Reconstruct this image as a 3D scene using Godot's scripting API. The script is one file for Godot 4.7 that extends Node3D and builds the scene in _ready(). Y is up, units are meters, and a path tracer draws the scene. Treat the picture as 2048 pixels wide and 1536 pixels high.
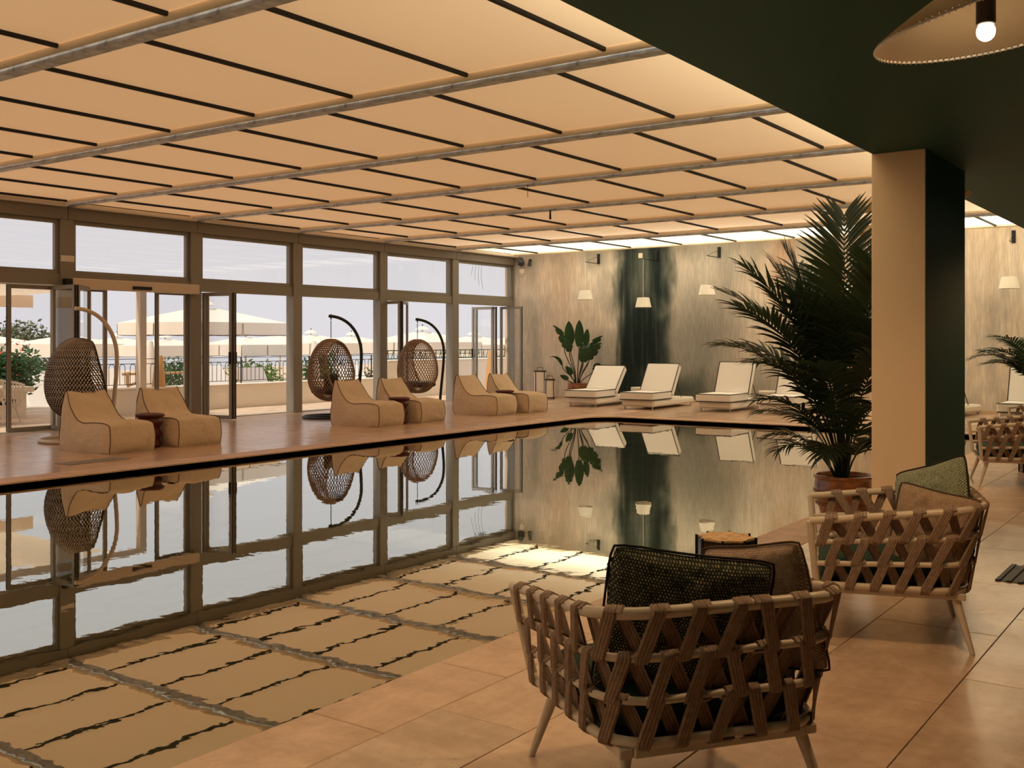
extends Node3D
# Indoor pool lounge. x grows away from the window wall, -z runs along the pool to the painted back wall, y is up, metres.

const BACK_Z := -21.74
const WIN_X := -15.5
const POOL_X0 := -10.04
const POOL_X1 := -2.9
const POOL_Z0 := -16.92
const WATER_Y := -0.058
const FABRIC_Y := 3.63
const GREEN_Y := 2.677
const GREEN_X := -2.116
const FRONT_Z := 6.0
const RIGHT_X := 4.5
const FORWARD := Vector3(-0.57996, 0, -0.81465)
const RIGHTWARD := Vector3(0.81465, 0, -0.57996)

const SUN := 0.62
const PENDANT := 1.2
const COVE_SLAB := 135.0
const COVE_WALL := 135.0
var M := {}
var taken := {}
var rng := RandomNumberGenerator.new()


# ---------------------------------------------------------------- mesh builder
class MB:
	var v := PackedVector3Array()
	var n := PackedVector3Array()
	var uv := PackedVector2Array()
	var ix := PackedInt32Array()

	func tri(a: int, b: int, c: int) -> void:
		var g := (v[b] - v[a]).cross(v[c] - v[a])
		if g.dot(n[a] + n[b] + n[c]) > 0.0:
			ix.append(a); ix.append(c); ix.append(b)
		else:
			ix.append(a); ix.append(b); ix.append(c)

	func put(p: Vector3, nn: Vector3, t := Vector2.ZERO) -> int:
		v.append(p); n.append(nn); uv.append(t)
		return v.size() - 1

	func quad(a: Vector3, b: Vector3, c: Vector3, d: Vector3, out: Vector3, ua := Vector2(0, 0), ub := Vector2(1, 0), uc := Vector2(1, 1), ud := Vector2(0, 1)) -> void:
		var nn := (b - a).cross(c - a)
		if nn.length_squared() < 1e-16:
			nn = (c - a).cross(d - a)
		nn = nn.normalized()
		if nn.dot(out) < 0.0:
			nn = -nn
		var i := put(a, nn, ua)
		put(b, nn, ub); put(c, nn, uc); put(d, nn, ud)
		tri(i, i + 1, i + 2)
		tri(i, i + 2, i + 3)

	func flat_tri(a: Vector3, b: Vector3, c: Vector3, out: Vector3) -> void:
		var nn := (b - a).cross(c - a).normalized()
		if nn.dot(out) < 0.0:
			nn = -nn
		var i := put(a, nn, Vector2(a.x, a.z))
		put(b, nn, Vector2(b.x, b.z)); put(c, nn, Vector2(c.x, c.z))
		tri(i, i + 1, i + 2)

	# a box with its edges chamfered by e
	func box(lo: Vector3, hi: Vector3, e := 0.0, xf := Transform3D.IDENTITY) -> void:
		var c := (lo + hi) * 0.5
		var h := (hi - lo) * 0.5
		e = minf(e, minf(h.x, minf(h.y, h.z)) * 0.95)
		for ax in 3:
			for s in [-1.0, 1.0]:
				var nn := Vector3.ZERO
				nn[ax] = s
				var a1 := (ax + 1) % 3
				var a2 := (ax + 2) % 3
				var q := []
				for k in [[-1, -1], [1, -1], [1, 1], [-1, 1]]:
					var p := Vector3.ZERO
					p[ax] = s * h[ax]
					p[a1] = k[0] * (h[a1] - e)
					p[a2] = k[1] * (h[a2] - e)
					q.append(xf * (c + p))
				quad(q[0], q[1], q[2], q[3], xf.basis * nn)
		if e <= 0.0:
			return
		for ax in 3:
			var a1 := (ax + 1) % 3
			var a2 := (ax + 2) % 3
			for s1 in [-1.0, 1.0]:
				for s2 in [-1.0, 1.0]:
					var q := []
					for k in [[-1, 0], [1, 0], [1, 1], [-1, 1]]:
						var p := Vector3.ZERO
						p[ax] = k[0] * (h[ax] - e)
						p[a1] = s1 * (h[a1] - (e if k[1] == 1 else 0.0))
						p[a2] = s2 * (h[a2] - (0.0 if k[1] == 1 else e))
						q.append(xf * (c + p))
					var o := Vector3.ZERO
					o[a1] = s1
					o[a2] = s2
					quad(q[0], q[1], q[2], q[3], xf.basis * o)
		for sx in [-1.0, 1.0]:
			for sy in [-1.0, 1.0]:
				for sz in [-1.0, 1.0]:
					var s := Vector3(sx, sy, sz)
					flat_tri(xf * (c + s * Vector3(h.x, h.y - e, h.z - e)), xf * (c + s * Vector3(h.x - e, h.y, h.z - e)), xf * (c + s * Vector3(h.x - e, h.y - e, h.z)), xf.basis * s)

	# smooth sheet from rows of points; sign turns the normals
	func grid(rows: Array, wrap := false, sgn := 1.0, closed_rows := false) -> void:
		var nr := rows.size()
		var nc: int = rows[0].size()
		var base := v.size()
		for r in nr:
			for c in nc:
				var p: Vector3 = rows[r][c]
				var c0: int = (c - 1 + nc) % nc if wrap else maxi(c - 1, 0)
				var c1: int = (c + 1) % nc if wrap else mini(c + 1, nc - 1)
				var r0: int = (r - 1 + nr) % nr if closed_rows else maxi(r - 1, 0)
				var r1: int = (r + 1) % nr if closed_rows else mini(r + 1, nr - 1)
				var du: Vector3 = rows[r][c1] - rows[r][c0]
				var dv: Vector3 = rows[r1][c] - rows[r0][c]
				if du.length_squared() < 1e-14:
					var rr: int = r1 if r1 != r else r0
					du = rows[rr][c1] - rows[rr][c0]
				if dv.length_squared() < 1e-14:
					dv = Vector3.UP
				var nn := du.cross(dv).normalized() * sgn
				put(p, nn, Vector2(float(c) / (nc if wrap else maxi(nc - 1, 1)), float(r) / maxi(nr - 1, 1)))
		for r in (nr if closed_rows else nr - 1):
			for c in (nc if wrap else nc - 1):
				var a := base + r * nc + c
				var b := base + r * nc + (c + 1) % nc
				var d := base + ((r + 1) % nr) * nc + c
				var e := base + ((r + 1) % nr) * nc + (c + 1) % nc
				tri(a, b, e)
				tri(a, e, d)

	func rewind(from: int) -> void:
		for i in range(from, ix.size(), 3):
			var g := (v[ix[i + 1]] - v[ix[i]]).cross(v[ix[i + 2]] - v[ix[i]])
			if g.dot(n[ix[i]] + n[ix[i + 1]] + n[ix[i + 2]]) > 0.0:
				var k := ix[i + 1]
				ix[i + 1] = ix[i + 2]
				ix[i + 2] = k

	# round tube along a path
	func tube(path: Array, radius, sides := 8, capped := true, closed := false) -> void:
		var np := path.size()
		var rows := []
		var up := Vector3.UP
		var t0: Vector3 = (path[1] - path[0]).normalized()
		if absf(t0.dot(up)) > 0.95:
			up = Vector3.RIGHT
		var side := t0.cross(up).normalized()
		for i in np:
			var a: Vector3 = path[(i - 1 + np) % np] if closed else path[maxi(i - 1, 0)]
			var b: Vector3 = path[(i + 1) % np] if closed else path[mini(i + 1, np - 1)]
			var t := (b - a).normalized()
			side = (side - t * side.dot(t)).normalized()
			var other := side.cross(t).normalized()
			var r: float = radius[i] if radius is Array or radius is PackedFloat32Array else radius
			var row := PackedVector3Array()
			for k in sides:
				var an := TAU * k / sides
				row.append(path[i] + side * cos(an) * r + other * sin(an) * r)
			rows.append(row)
		var base := v.size()
		var from := ix.size()
		grid(rows, true, 1.0, closed)
		for i in np:
			for k in sides:
				n[base + i * sides + k] = (v[base + i * sides + k] - path[i]).normalized()
		rewind(from)
		if capped and not closed:
			for e in [0, np - 1]:
				var o: Vector3 = (path[0] - path[1]) if e == 0 else (path[np - 1] - path[np - 2])
				for k in range(1, sides - 1):
					flat_tri(rows[e][0], rows[e][k], rows[e][k + 1], o)

	# turned shape: profile of (radius, height)
	func lathe(profile: Array, sides := 24, at := Vector3.ZERO, hard := false) -> void:
		if hard:
			for i in profile.size() - 1:
				var two := [profile[i], profile[i + 1]]
				lathe(two, sides, at, false)
			return
		var rows := []
		for p in profile:
			var row := PackedVector3Array()
			for k in sides:
				var an := TAU * k / sides
				row.append(at + Vector3(cos(an) * p.x, p.y, sin(an) * p.x))
			rows.append(row)
		var base := v.size()
		var from := ix.size()
		grid(rows, true, 1.0)
		# outward as the profile runs: to the right of its direction when it goes up
		for i in profile.size():
			var a: Vector2 = profile[maxi(i - 1, 0)]
			var b: Vector2 = profile[mini(i + 1, profile.size() - 1)]
			var d := (b - a).normalized()
			for k in sides:
				var an := TAU * k / sides
				n[base + i * sides + k] = Vector3(cos(an) * d.y, -d.x, sin(an) * d.y)
		rewind(from)

	# upright prism on a polygon of (x, z)
	func prism(poly: Array, y0: float, y1: float) -> void:
		var c := Vector2.ZERO
		for p in poly:
			c += p / poly.size()
		for i in poly.size():
			var a: Vector2 = poly[i]
			var b: Vector2 = poly[(i + 1) % poly.size()]
			var m := (a + b) * 0.5 - c
			quad(Vector3(a.x, y0, a.y), Vector3(b.x, y0, b.y), Vector3(b.x, y1, b.y), Vector3(a.x, y1, a.y), Vector3(m.x, 0, m.y))
		var flat := PackedVector2Array(poly)
		var t := Geometry2D.triangulate_polygon(flat)
		for i in range(0, t.size(), 3):
			for yy in [y0, y1]:
				var up := Vector3.UP if yy == y1 else Vector3.DOWN
				flat_tri(Vector3(poly[t[i]].x, yy, poly[t[i]].y), Vector3(poly[t[i + 1]].x, yy, poly[t[i + 1]].y), Vector3(poly[t[i + 2]].x, yy, poly[t[i + 2]].y), up)

	func ball(c: Vector3, r: Vector3, seg := 12, rings := 8) -> void:
		var rows := []
		for i in rings + 1:
			var th := PI * i / rings
			var row := PackedVector3Array()
			for k in seg:
				var an := TAU * k / seg
				row.append(c + Vector3(sin(th) * cos(an) * r.x, cos(th) * r.y, sin(th) * sin(an) * r.z))
			rows.append(row)
		var base := v.size()
		var from := ix.size()
		grid(rows, true)
		for i in range(base, v.size()):
			n[i] = ((v[i] - c) / (r * r)).normalized()
		rewind(from)

	func mesh(m: Material) -> ArrayMesh:
		var a := []
		a.resize(Mesh.ARRAY_MAX)
		a[Mesh.ARRAY_VERTEX] = v
		a[Mesh.ARRAY_NORMAL] = n
		a[Mesh.ARRAY_TEX_UV] = uv
		a[Mesh.ARRAY_INDEX] = ix
		var r := ArrayMesh.new()
		r.add_surface_from_arrays(Mesh.PRIMITIVE_TRIANGLES, a)
		r.surface_set_material(0, m)
		return r


# ---------------------------------------------------------------- naming
func numbered(called: String) -> String:
	var k: int = taken.get(called, 0)
	taken[called] = k + 1
	return called if k == 0 else "%s_%03d" % [called, k]


func tag(o: Node, label: String, category: String, group := "", kind := "") -> void:
	if label: o.set_meta("label", label)
	if category: o.set_meta("category", category)
	if group: o.set_meta("group", group)
	if kind: o.set_meta("kind", kind)


func thing(called: String, label: String, category: String, at := Vector3.ZERO, turn := 0.0, group := "", kind := "") -> Node3D:
	var o := Node3D.new()
	o.name = numbered(called)
	add_child(o)
	o.position = at
	o.rotation.y = turn
	tag(o, label, category, group, kind)
	return o


func part(parent: Node, called: String, mesh: Mesh, at := Vector3.ZERO, label := "") -> MeshInstance3D:
	var o := MeshInstance3D.new()
	o.name = called
	o.mesh = mesh
	o.position = at
	parent.add_child(o, true)
	if label: o.set_meta("label", label)
	return o


func single(called: String, mesh: Mesh, label: String, category: String, at := Vector3.ZERO, turn := 0.0, group := "", kind := "") -> MeshInstance3D:
	var o := MeshInstance3D.new()
	o.name = numbered(called)
	o.mesh = mesh
	add_child(o)
	o.position = at
	o.rotation.y = turn
	tag(o, label, category, group, kind)
	return o


func again(o: Node3D, label: String, at: Vector3, turn: float) -> Node3D:
	var base := String(o.name)
	var cut := base.rfind("_0")
	if cut > 0 and base.length() - cut == 4:
		base = base.substr(0, cut)
	var c: Node3D = o.duplicate()
	c.name = numbered(base)
	add_child(c)
	c.position = at
	c.rotation.y = turn
	c.set_meta("label", label)
	return c


func boxmesh(lo: Vector3, hi: Vector3, e: float, m: Material) -> ArrayMesh:
	var b := MB.new()
	b.box(lo, hi, e)
	return b.mesh(m)


func tubemesh(path: Array, r, sides: int, m: Material) -> ArrayMesh:
	var b := MB.new()
	b.tube(path, r, sides)
	return b.mesh(m)


func facing(dir: Vector3) -> float:      # turn that points a thing's own -z along dir
	return atan2(-dir.x, -dir.z)


func bezier(a: Vector3, b: Vector3, c: Vector3, d: Vector3, k: int) -> Array:
	var r := []
	for i in k + 1:
		r.append(a.bezier_interpolate(b, c, d, float(i) / k))
	return r


# ---------------------------------------------------------------- textures and materials
func lin(r: float, g: float, b: float) -> Color:
	return Color(r, g, b).linear_to_srgb()


func mat(called: String, c: Color, rough := 0.7, metal := 0.0, spec := 0.5) -> StandardMaterial3D:
	var m := StandardMaterial3D.new()
	m.resource_name = called
	m.albedo_color = c
	m.roughness = rough
	m.metallic = metal
	m.metallic_specular = spec
	M[called] = m
	return m


func noise(seed_: int, freq: float, oct := 4) -> FastNoiseLite:
	var f := FastNoiseLite.new()
	f.seed = seed_
	f.noise_type = FastNoiseLite.TYPE_SIMPLEX_SMOOTH
	f.frequency = freq
	f.fractal_octaves = oct
	return f


# seamless noise image in 0..1
func seamless(size: int, seed_: int, freq: float, oct := 4) -> Image:
	return smooth_height(size, seed_, freq * size * 0.16, oct)


func tinted(img: Image, stops: Array) -> ImageTexture:
	var g := Gradient.new()
	g.offsets = PackedFloat32Array([])
	var offs := PackedFloat32Array()
	var cols := PackedColorArray()
	for s in stops:
		offs.append(s[0])
		cols.append(s[1])
	g.offsets = offs
	g.colors = cols
	var w := img.get_width()
	var h := img.get_height()
	var o := Image.create(w, h, false, Image.FORMAT_RGB8)
	for y in h:
		for x in w:
			o.set_pixel(x, y, g.sample(img.get_pixel(x, y).r))
	return ImageTexture.create_from_image(o)


func triplanar(m: StandardMaterial3D, scale: float, world := true) -> void:
	m.uv1_triplanar = true
	m.uv1_world_triplanar = world
	m.uv1_scale = Vector3.ONE * scale


func bump(m: StandardMaterial3D, img: Image, centimetres: float) -> void:
	m.heightmap_enabled = true
	m.heightmap_texture = ImageTexture.create_from_image(img)
	m.heightmap_scale = centimetres


func weave_image(size: int, cells: int, a: Color, b: Color, seed_: int) -> Image:
	# basket weave: light picks on a dark ground, as tweed
	var im := Image.create(size, size, false, Image.FORMAT_RGB8)
	var r := RandomNumberGenerator.new()
	r.seed = seed_
	im.fill(b)
	var s := float(size) / cells
	for j in cells:
		for i in cells:
			var shift := 0.5 * (j % 2)
			var k := r.randf_range(0.55, 1.0)
			if r.randf() < 0.12:
				k *= 0.5
			var c := b.lerp(a, k)
			im.fill_rect(Rect2i(int((i + shift) * s) % size, int(j * s), maxi(int(s * 0.62), 1), maxi(int(s * 0.78), 1)), c)
	return im


func smooth_height(size: int, seed_: int, turns: float, oct: int) -> Image:
	# seamless height in floating point, so that relief has no steps
	var f := noise(seed_, 1.0, oct)
	var im := Image.create(size, size, false, Image.FORMAT_RF)
	for y in size:
		var b := TAU * y / size
		for x in size:
			var a := TAU * x / size
			var k := f.get_noise_3d(cos(a) * turns, sin(a) * turns, cos(b) * turns) + f.get_noise_3d(cos(b) * turns + 11.0, sin(b) * turns, sin(a) * turns)
			im.set_pixel(x, y, Color(clampf(0.5 + 0.4 * k, 0, 1), 0, 0))
	return im


func mural_texture() -> ImageTexture:
	# painted wall, x from the window corner (u 0, x -15.62) to x 4.5, y 0 to 3.7
	var w := 1800
	var h := 330
	var im := Image.create(w, h, false, Image.FORMAT_RGB8)
	var f1 := noise(11, 1.0, 4)
	var f2 := noise(12, 1.0, 4)
	var f3 := noise(13, 1.0, 3)
	var sand := Color(0.80, 0.735, 0.67)
	var pale := Color(0.91, 0.865, 0.81)
	var grey := Color(0.53, 0.535, 0.515)
	var olive := Color(0.30, 0.335, 0.31)
	var night := Color(0.085, 0.135, 0.135)
	var rust := Color(0.70, 0.53, 0.42)
	for j in h:
		var y := 3.7 * (1.0 - (j + 0.5) / h)
		for i in w:
			var x := -15.62 + 20.12 * (i + 0.5) / w
			var cl := f2.get_noise_2d(x * 0.5 + 7.0, y * 0.42)
			var mid := f2.get_noise_2d(x * 1.5 + 31.0, y * 0.55)
			var st := f1.get_noise_2d(x * 7.0, y * 0.35)
			var gr := f3.get_noise_2d(x * 26.0, y * 2.4)
			var wob := 0.30 * mid + 0.10 * st
			var c := sand.lerp(pale, clampf(0.55 + cl * 0.8 + st * 0.22, 0, 1))
			# grey washes
			var wash := 0.34 * smoothstep(-0.05, 0.55, cl + mid * 0.5)
			wash = maxf(wash, 0.80 * band(x + wob, -10.25, 0.45, 0.85) * smoothstep(3.9, 1.4, y + wob))
			wash = maxf(wash, 0.55 * band(x + wob, -9.55, 0.15, 0.55))
			wash = maxf(wash, 0.50 * band(x + wob * 0.6, -14.72, 0.05, 0.32) * smoothstep(2.6, 1.9, y) * smoothstep(0.2, 0.9, y))
			wash = maxf(wash, 0.70 * band(x + wob, -12.85, 0.15, 0.50) * smoothstep(1.85, 1.3, y) * smoothstep(0.1, 0.7, y))
			wash = maxf(wash, 0.60 * smoothstep(2.75, 3.7, y + wob * 1.6) * smoothstep(-5.0, -7.5, x))
			wash = maxf(wash, 0.55 * smoothstep(-15.25, -15.62, x + wob * 0.3))
			wash = maxf(wash, 0.62 * band(x + wob, -9.0, 0.5, 1.1) * smoothstep(1.7, 0.4, y + wob))
			c = c.lerp(grey, clampf(wash * (1.0 + 0.25 * st), 0, 1))
			c = c.lerp(rust, 0.55 * band(x + wob, -8.35, 0.12, 0.45) * smoothstep(1.5, 3.0, y))
			c = c.lerp(rust, 0.28 * band(x + wob, -6.9, 0.3, 0.6))
			c = c.lerp(rust, 0.22 * band(x + wob, -14.1, 0.3, 0.5) * smoothstep(1.2, 2.8, y))
			# stain that runs down the wall and spreads at the foot
			var low := smoothstep(2.4, 1.2, y)
			var foot := smoothstep(1.0, 0.2, y)
			var ol := band(x + wob * 0.8, -11.72 + 0.05 * low, 0.52 + 0.08 * low + 0.35 * foot, 0.42)
			c = c.lerp(olive, clampf(0.86 * ol * (1.0 + 0.35 * st), 0, 0.95))
			var dark := band(x + wob * 0.6, -12.12 + 0.12 * low, 0.10 + 0.12 * low, 0.30) * (0.75 + 0.25 * low)
			dark = maxf(dark, 0.85 * band(x + wob * 0.6, -11.28, 0.12, 0.34) * smoothstep(1.5, 2.6, y))
			dark = maxf(dark, band(x + wob * 0.8, -11.62, 0.34, 0.42) * band(y + 0.5 * mid, 1.45, 0.65, 0.7))
			dark = maxf(dark, 0.8 * band(x + wob * 0.8, -11.75, 0.5, 0.5) * smoothstep(1.1, 0.5, y + 0.6 * mid))
			c = c.lerp(night, clampf(dark * (0.90 + 0.45 * st), 0, 0.93))
			c = c.lerp(olive, 0.75 * band(x + wob, -10.75, 0.5, 0.8) * smoothstep(1.05, 0.2, y + wob))
			c = c * (1.0 + 0.10 * gr + 0.05 * st)
			im.set_pixel(i, j, c.clamp())
	return ImageTexture.create_from_image(im)


func band(x: float, c: float, half: float, soft: float) -> float:
	return smoothstep(half + soft, half - soft * 0.35, absf(x - c))


func materials() -> void:
	# stone tiles
	var cloud := seamless(512, 3, 0.011, 5)
	var fine := seamless(512, 4, 0.06, 4)
	var im := Image.create(512, 512, false, Image.FORMAT_RGB8)
	var speck := RandomNumberGenerator.new()
	speck.seed = 5
	for y in 512:
		for x in 512:
			var k: float = cloud.get_pixel(x, y).r * 0.65 + fine.get_pixel(x, y).r * 0.35
			var c := Color(0.70, 0.59, 0.50).lerp(Color(0.93, 0.83, 0.74), clampf(0.5 + (k - 0.5) * 0.95, 0, 1))
			if speck.randf() < 0.0012:
				c = c * 0.6
			im.set_pixel(x, y, c)
	var stone_tex := ImageTexture.create_from_image(im)
	var rough_im := Image.create(512, 512, false, Image.FORMAT_RGB8)
	for y in 512:
		for x in 512:
			var k := 0.62 + 0.38 * cloud.get_pixel((x + 200) % 512, (y + 90) % 512).r + 0.12 * (fine.get_pixel(x, y).r - 0.5)
			rough_im.set_pixel(x, y, Color(k, k, k))
	var rough_tex := ImageTexture.create_from_image(rough_im)
	var grit := smooth_height(512, 6, 9.0, 3)
	var t := 0
	for tone in [Color(1, 1, 1), Color(0.95, 0.94, 0.93), Color(0.985, 0.96, 0.94)]:
		var m := mat("stone_%d" % t, tone, 0.27, 0.0, 0.70)
		m.albedo_texture = stone_tex
		m.roughness_texture = rough_tex
		triplanar(m, 0.42 + 0.03 * t)
		m.uv1_offset = Vector3(0.31 * t, 0.17 * t, 0.53 * t)
		bump(m, grit, 0.03)
		t += 1
	var cop := mat("coping_stone", Color(1.0, 0.97, 0.95), 0.5, 0.0, 0.5)
	cop.albedo_texture = stone_tex
	triplanar(cop, 0.7)
	bump(cop, smooth_height(512, 9, 5.0, 4), 0.35)
	var ter := mat("terrace_stone", Color(0.93, 0.87, 0.80), 0.7)
	ter.albedo_texture = tinted(cloud, [[0.0, Color(0.80, 0.74, 0.66)], [1.0, Color(0.97, 0.93, 0.88)]])
	triplanar(ter, 0.5)
	mat("grout", Color(0.22, 0.17, 0.13), 0.95)
	mat("coping_shade", Color(0.055, 0.06, 0.055), 0.35)  # shade of the gap under the coping, put into the wall colour
	var pool := mat("pool_floor", Color(0.55, 0.58, 0.47), 0.6)
	pool.albedo_texture = tinted(cloud, [[0.0, Color(0.80, 0.80, 0.74)], [1.0, Color(1, 1, 1)]])
	triplanar(pool, 0.3)

	# water: clear sheet with a strong mirror and small ripples
	var rip := noise(21, 1.0, 3)
	var size := 512
	var hm := Image.create(size, size, false, Image.FORMAT_RF)
	for y in size:
		for x in size:
			# wrap by blending two periods
			var a := TAU * x / size
			var b := TAU * y / size
			var k := rip.get_noise_3d(cos(a) * 1.5, sin(a) * 1.5, 3.0 + cos(b) * 1.1) + rip.get_noise_3d(cos(b) * 1.5 + 5.0, sin(b) * 1.5, sin(a) * 1.1) * 1.0
			k += 0.30 * rip.get_noise_3d(cos(a) * 4.0 + 9.0, sin(a) * 4.0, sin(b) * 4.0) + 0.30 * rip.get_noise_3d(cos(b) * 4.0 + 19.0, sin(b) * 4.0, cos(a) * 4.0)
			hm.set_pixel(x, y, Color(clampf(0.5 + k * 0.3, 0, 1), 0, 0))
	hm.convert(Image.FORMAT_RGBA8)
	hm.bump_map_to_normal_map(14.0)
	var water := mat("water", Color(0.91, 0.91, 0.84, 0.0), 0.0, 0.58, 0.5)
	water.transparency = BaseMaterial3D.TRANSPARENCY_ALPHA
	water.refraction_enabled = true
	water.refraction_scale = 0.033
	water.normal_enabled = true
	water.normal_texture = ImageTexture.create_from_image(hm)
	water.normal_scale = 0.004
	triplanar(water, 0.35)

	# cloth roof
	var cloth := mat("roof_cloth", Color(0.93, 0.89, 0.82), 0.9, 0.0, 0.1)
	cloth.backlight_enabled = true
	cloth.backlight = lin(0.52, 0.295, 0.145)
	triplanar(cloth, 1.0)
	mat("roller_cloth", Color(0.95, 0.90, 0.82), 0.8)
	mat("batten", Color(0.05, 0.045, 0.04), 0.6)
	var galv := mat("galvanised", Color(0.96, 0.97, 0.98), 0.42, 0.25)
	galv.albedo_texture = tinted(seamless(512, 31, 0.02, 5), [[0.0, Color(0.35, 0.33, 0.31)], [0.32, Color(0.72, 0.70, 0.68)], [1.0, Color(0.95, 0.94, 0.92)]])
	triplanar(galv, 0.8)

	mat("window_metal", Color(0.55, 0.53, 0.49), 0.45, 0.15)
	mat("fascia_metal", Color(0.52, 0.49, 0.45), 0.5, 0.1)
	mat("gasket", Color(0.05, 0.05, 0.045), 0.6)
	mat("white_trim", Color(0.90, 0.86, 0.80), 0.6)
	mat("header", Color(0.85, 0.79, 0.72), 0.55)
	var glass := mat("glass", Color(0.9, 0.95, 0.93, 0.03), 0.0, 0.0, 0.5)
	glass.transparency = BaseMaterial3D.TRANSPARENCY_ALPHA

	var mural := mat("mural", Color(1, 1, 1), 0.75, 0.0, 0.3)
	mural.albedo_texture = mural_texture()
	var green := mat("green_paint", Color(0.105, 0.30, 0.27), 0.6, 0.0, 0.4)
	triplanar(green, 0.8)
	var plaster := mat("plaster", Color(0.94, 0.83, 0.69), 0.85, 0.0, 0.3)
	bump(plaster, grit, 0.03)
	triplanar(plaster, 1.2)
	mat("cream_wall", Color(0.97, 0.93, 0.87), 0.85)
	mat("cove_white", Color(0.9, 0.86, 0.8), 0.6)
	var led := mat("led_glow", Color(1, 0.95, 0.85), 0.6)
	led.emission_enabled = true
	led.emission = lin(0.58, 0.82, 1.0)
	led.emission_energy_multiplier = 1.6

	# furniture
	var bean := mat("bean_cloth", Color(0.86, 0.79, 0.69), 0.85, 0.0, 0.3)
	bump(bean, smooth_height(256, 41, 1.2, 3), 1.2)
	triplanar(bean, 1.6, false)
	mat("piping_dark", Color(0.10, 0.085, 0.07), 0.8)
	mat("piping_tan", Color(0.33, 0.24, 0.16), 0.8)
	mat("red_clay", Color(0.33, 0.095, 0.055), 0.35)
	var rat := mat("rattan", Color(0.68, 0.56, 0.45), 0.6)
	rat.albedo_texture = tinted(seamless(256, 43, 0.03, 3), [[0.0, Color(0.72, 0.70, 0.66)], [1.0, Color(1, 1, 1)]])
	triplanar(rat, 4.0, false)
	mat("wicker_light", Color(0.86, 0.82, 0.78), 0.6)
	mat("wicker_dark", Color(0.13, 0.085, 0.065), 0.6)
	mat("stand_green", Color(0.095, 0.125, 0.11), 0.4)
	mat("stand_cream", Color(0.85, 0.80, 0.73), 0.4)
	mat("chain", Color(0.10, 0.10, 0.10), 0.4, 0.7)
	mat("lounger_cushion", Color(0.96, 0.95, 0.93), 0.8)
	mat("lounger_base", Color(0.95, 0.92, 0.88), 0.6)
	mat("steel", Color(0.75, 0.74, 0.72), 0.3, 0.9)
	mat("black_metal", Color(0.035, 0.035, 0.033), 0.5)
	mat("white_ceramic", Color(0.95, 0.93, 0.90), 0.35)
	mat("lamp_cream", Color(0.96, 0.94, 0.90), 0.8)
	mat("lantern_paper", Color(0.95, 0.90, 0.85), 0.8)
	var tube := mat("chair_tube", Color(0.82, 0.76, 0.68), 0.4)
	tube.metallic_specular = 0.5
	var strap := mat("strap_cord", Color(0.66, 0.56, 0.48), 0.8)
	strap.albedo_texture = tinted(seamless(256, 45, 0.05, 3), [[0.0, Color(0.70, 0.68, 0.66)], [1.0, Color(1, 1, 1)]])
	triplanar(strap, 5.0, false)
	mat("seat_green", Color(0.035, 0.17, 0.105), 0.85)
	var tw := mat("pillow_tweed", Color(1, 1, 1), 0.9)
	tw.albedo_texture = ImageTexture.create_from_image(weave_image(512, 52, Color(0.66, 0.63, 0.47), Color(0.07, 0.10, 0.07), 61))
	bump(tw, weave_image(512, 52, Color(1, 1, 1), Color(0, 0, 0), 61), 0.25)
	var tn := mat("pillow_tan", Color(1, 1, 1), 0.9)
	tn.albedo_texture = ImageTexture.create_from_image(weave_image(512, 64, Color(0.86, 0.77, 0.67), Color(0.56, 0.45, 0.35), 62))
	bump(tn, weave_image(512, 64, Color(1, 1, 1), Color(0, 0, 0), 62), 0.2)
	var ps := mat("pillow_sage", Color(1, 1, 1), 0.9)
	ps.albedo_texture = ImageTexture.create_from_image(weave_image(512, 64, Color(0.86, 0.88, 0.76), Color(0.40, 0.43, 0.33), 63))
	bump(ps, weave_image(512, 64, Color(1, 1, 1), Color(0, 0, 0), 63), 0.2)
	mat("glaze_black", Color(0.02, 0.027, 0.025), 0.12)
	var wood := mat("wood_slice", Color(0.90, 0.78, 0.62), 0.6)
	wood.albedo_texture = tinted(seamless(256, 47, 0.03, 4), [[0.0, Color(0.55, 0.42, 0.30)], [0.45, Color(0.88, 0.80, 0.68)], [1.0, Color(1, 0.96, 0.9)]])
	triplanar(wood, 3.0)
	var glaze := mat("pot_glaze", Color(1, 1, 1), 0.28)
	glaze.albedo_texture = tinted(seamless(256, 49, 0.025, 4), [[0.0, Color(0.24, 0.13, 0.06)], [0.5, Color(0.55, 0.33, 0.16)], [1.0, Color(0.75, 0.50, 0.28)]])
	triplanar(glaze, 2.2, false)
	glaze.clearcoat_enabled = true
	glaze.clearcoat = 0.6
	glaze.clearcoat_roughness = 0.12
	mat("soil", Color(0.06, 0.045, 0.035), 0.95)
	var palm := mat("palm_leaf", Color(0.075, 0.135, 0.06), 0.5)
	palm.backlight_enabled = true
	palm.backlight = lin(0.02, 0.04, 0.012)
	mat("palm_stem", Color(0.14, 0.16, 0.09), 0.6)
	var str_ := mat("strelitzia_leaf", Color(0.07, 0.20, 0.085), 0.35)
	str_.backlight_enabled = true
	str_.backlight = lin(0.02, 0.06, 0.015)
	mat("strelitzia_stem", Color(0.22, 0.24, 0.12), 0.5)
	var pleat := mat("pleated_cloth", Color(0.72, 0.60, 0.45), 0.85)
	pleat.backlight_enabled = true
	pleat.backlight = lin(0.3, 0.2, 0.1)
	mat("lamp_brown", Color(0.13, 0.075, 0.045), 0.5)
	var bulb := mat("bulb_glow", Color(1, 0.95, 0.85), 0.4)
	bulb.emission_enabled = true
	bulb.emission = lin(1.0, 0.86, 0.62)
	bulb.emission_energy_multiplier = 30.0
	mat("dark_shade", Color(0.05, 0.075, 0.055), 0.6)

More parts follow.
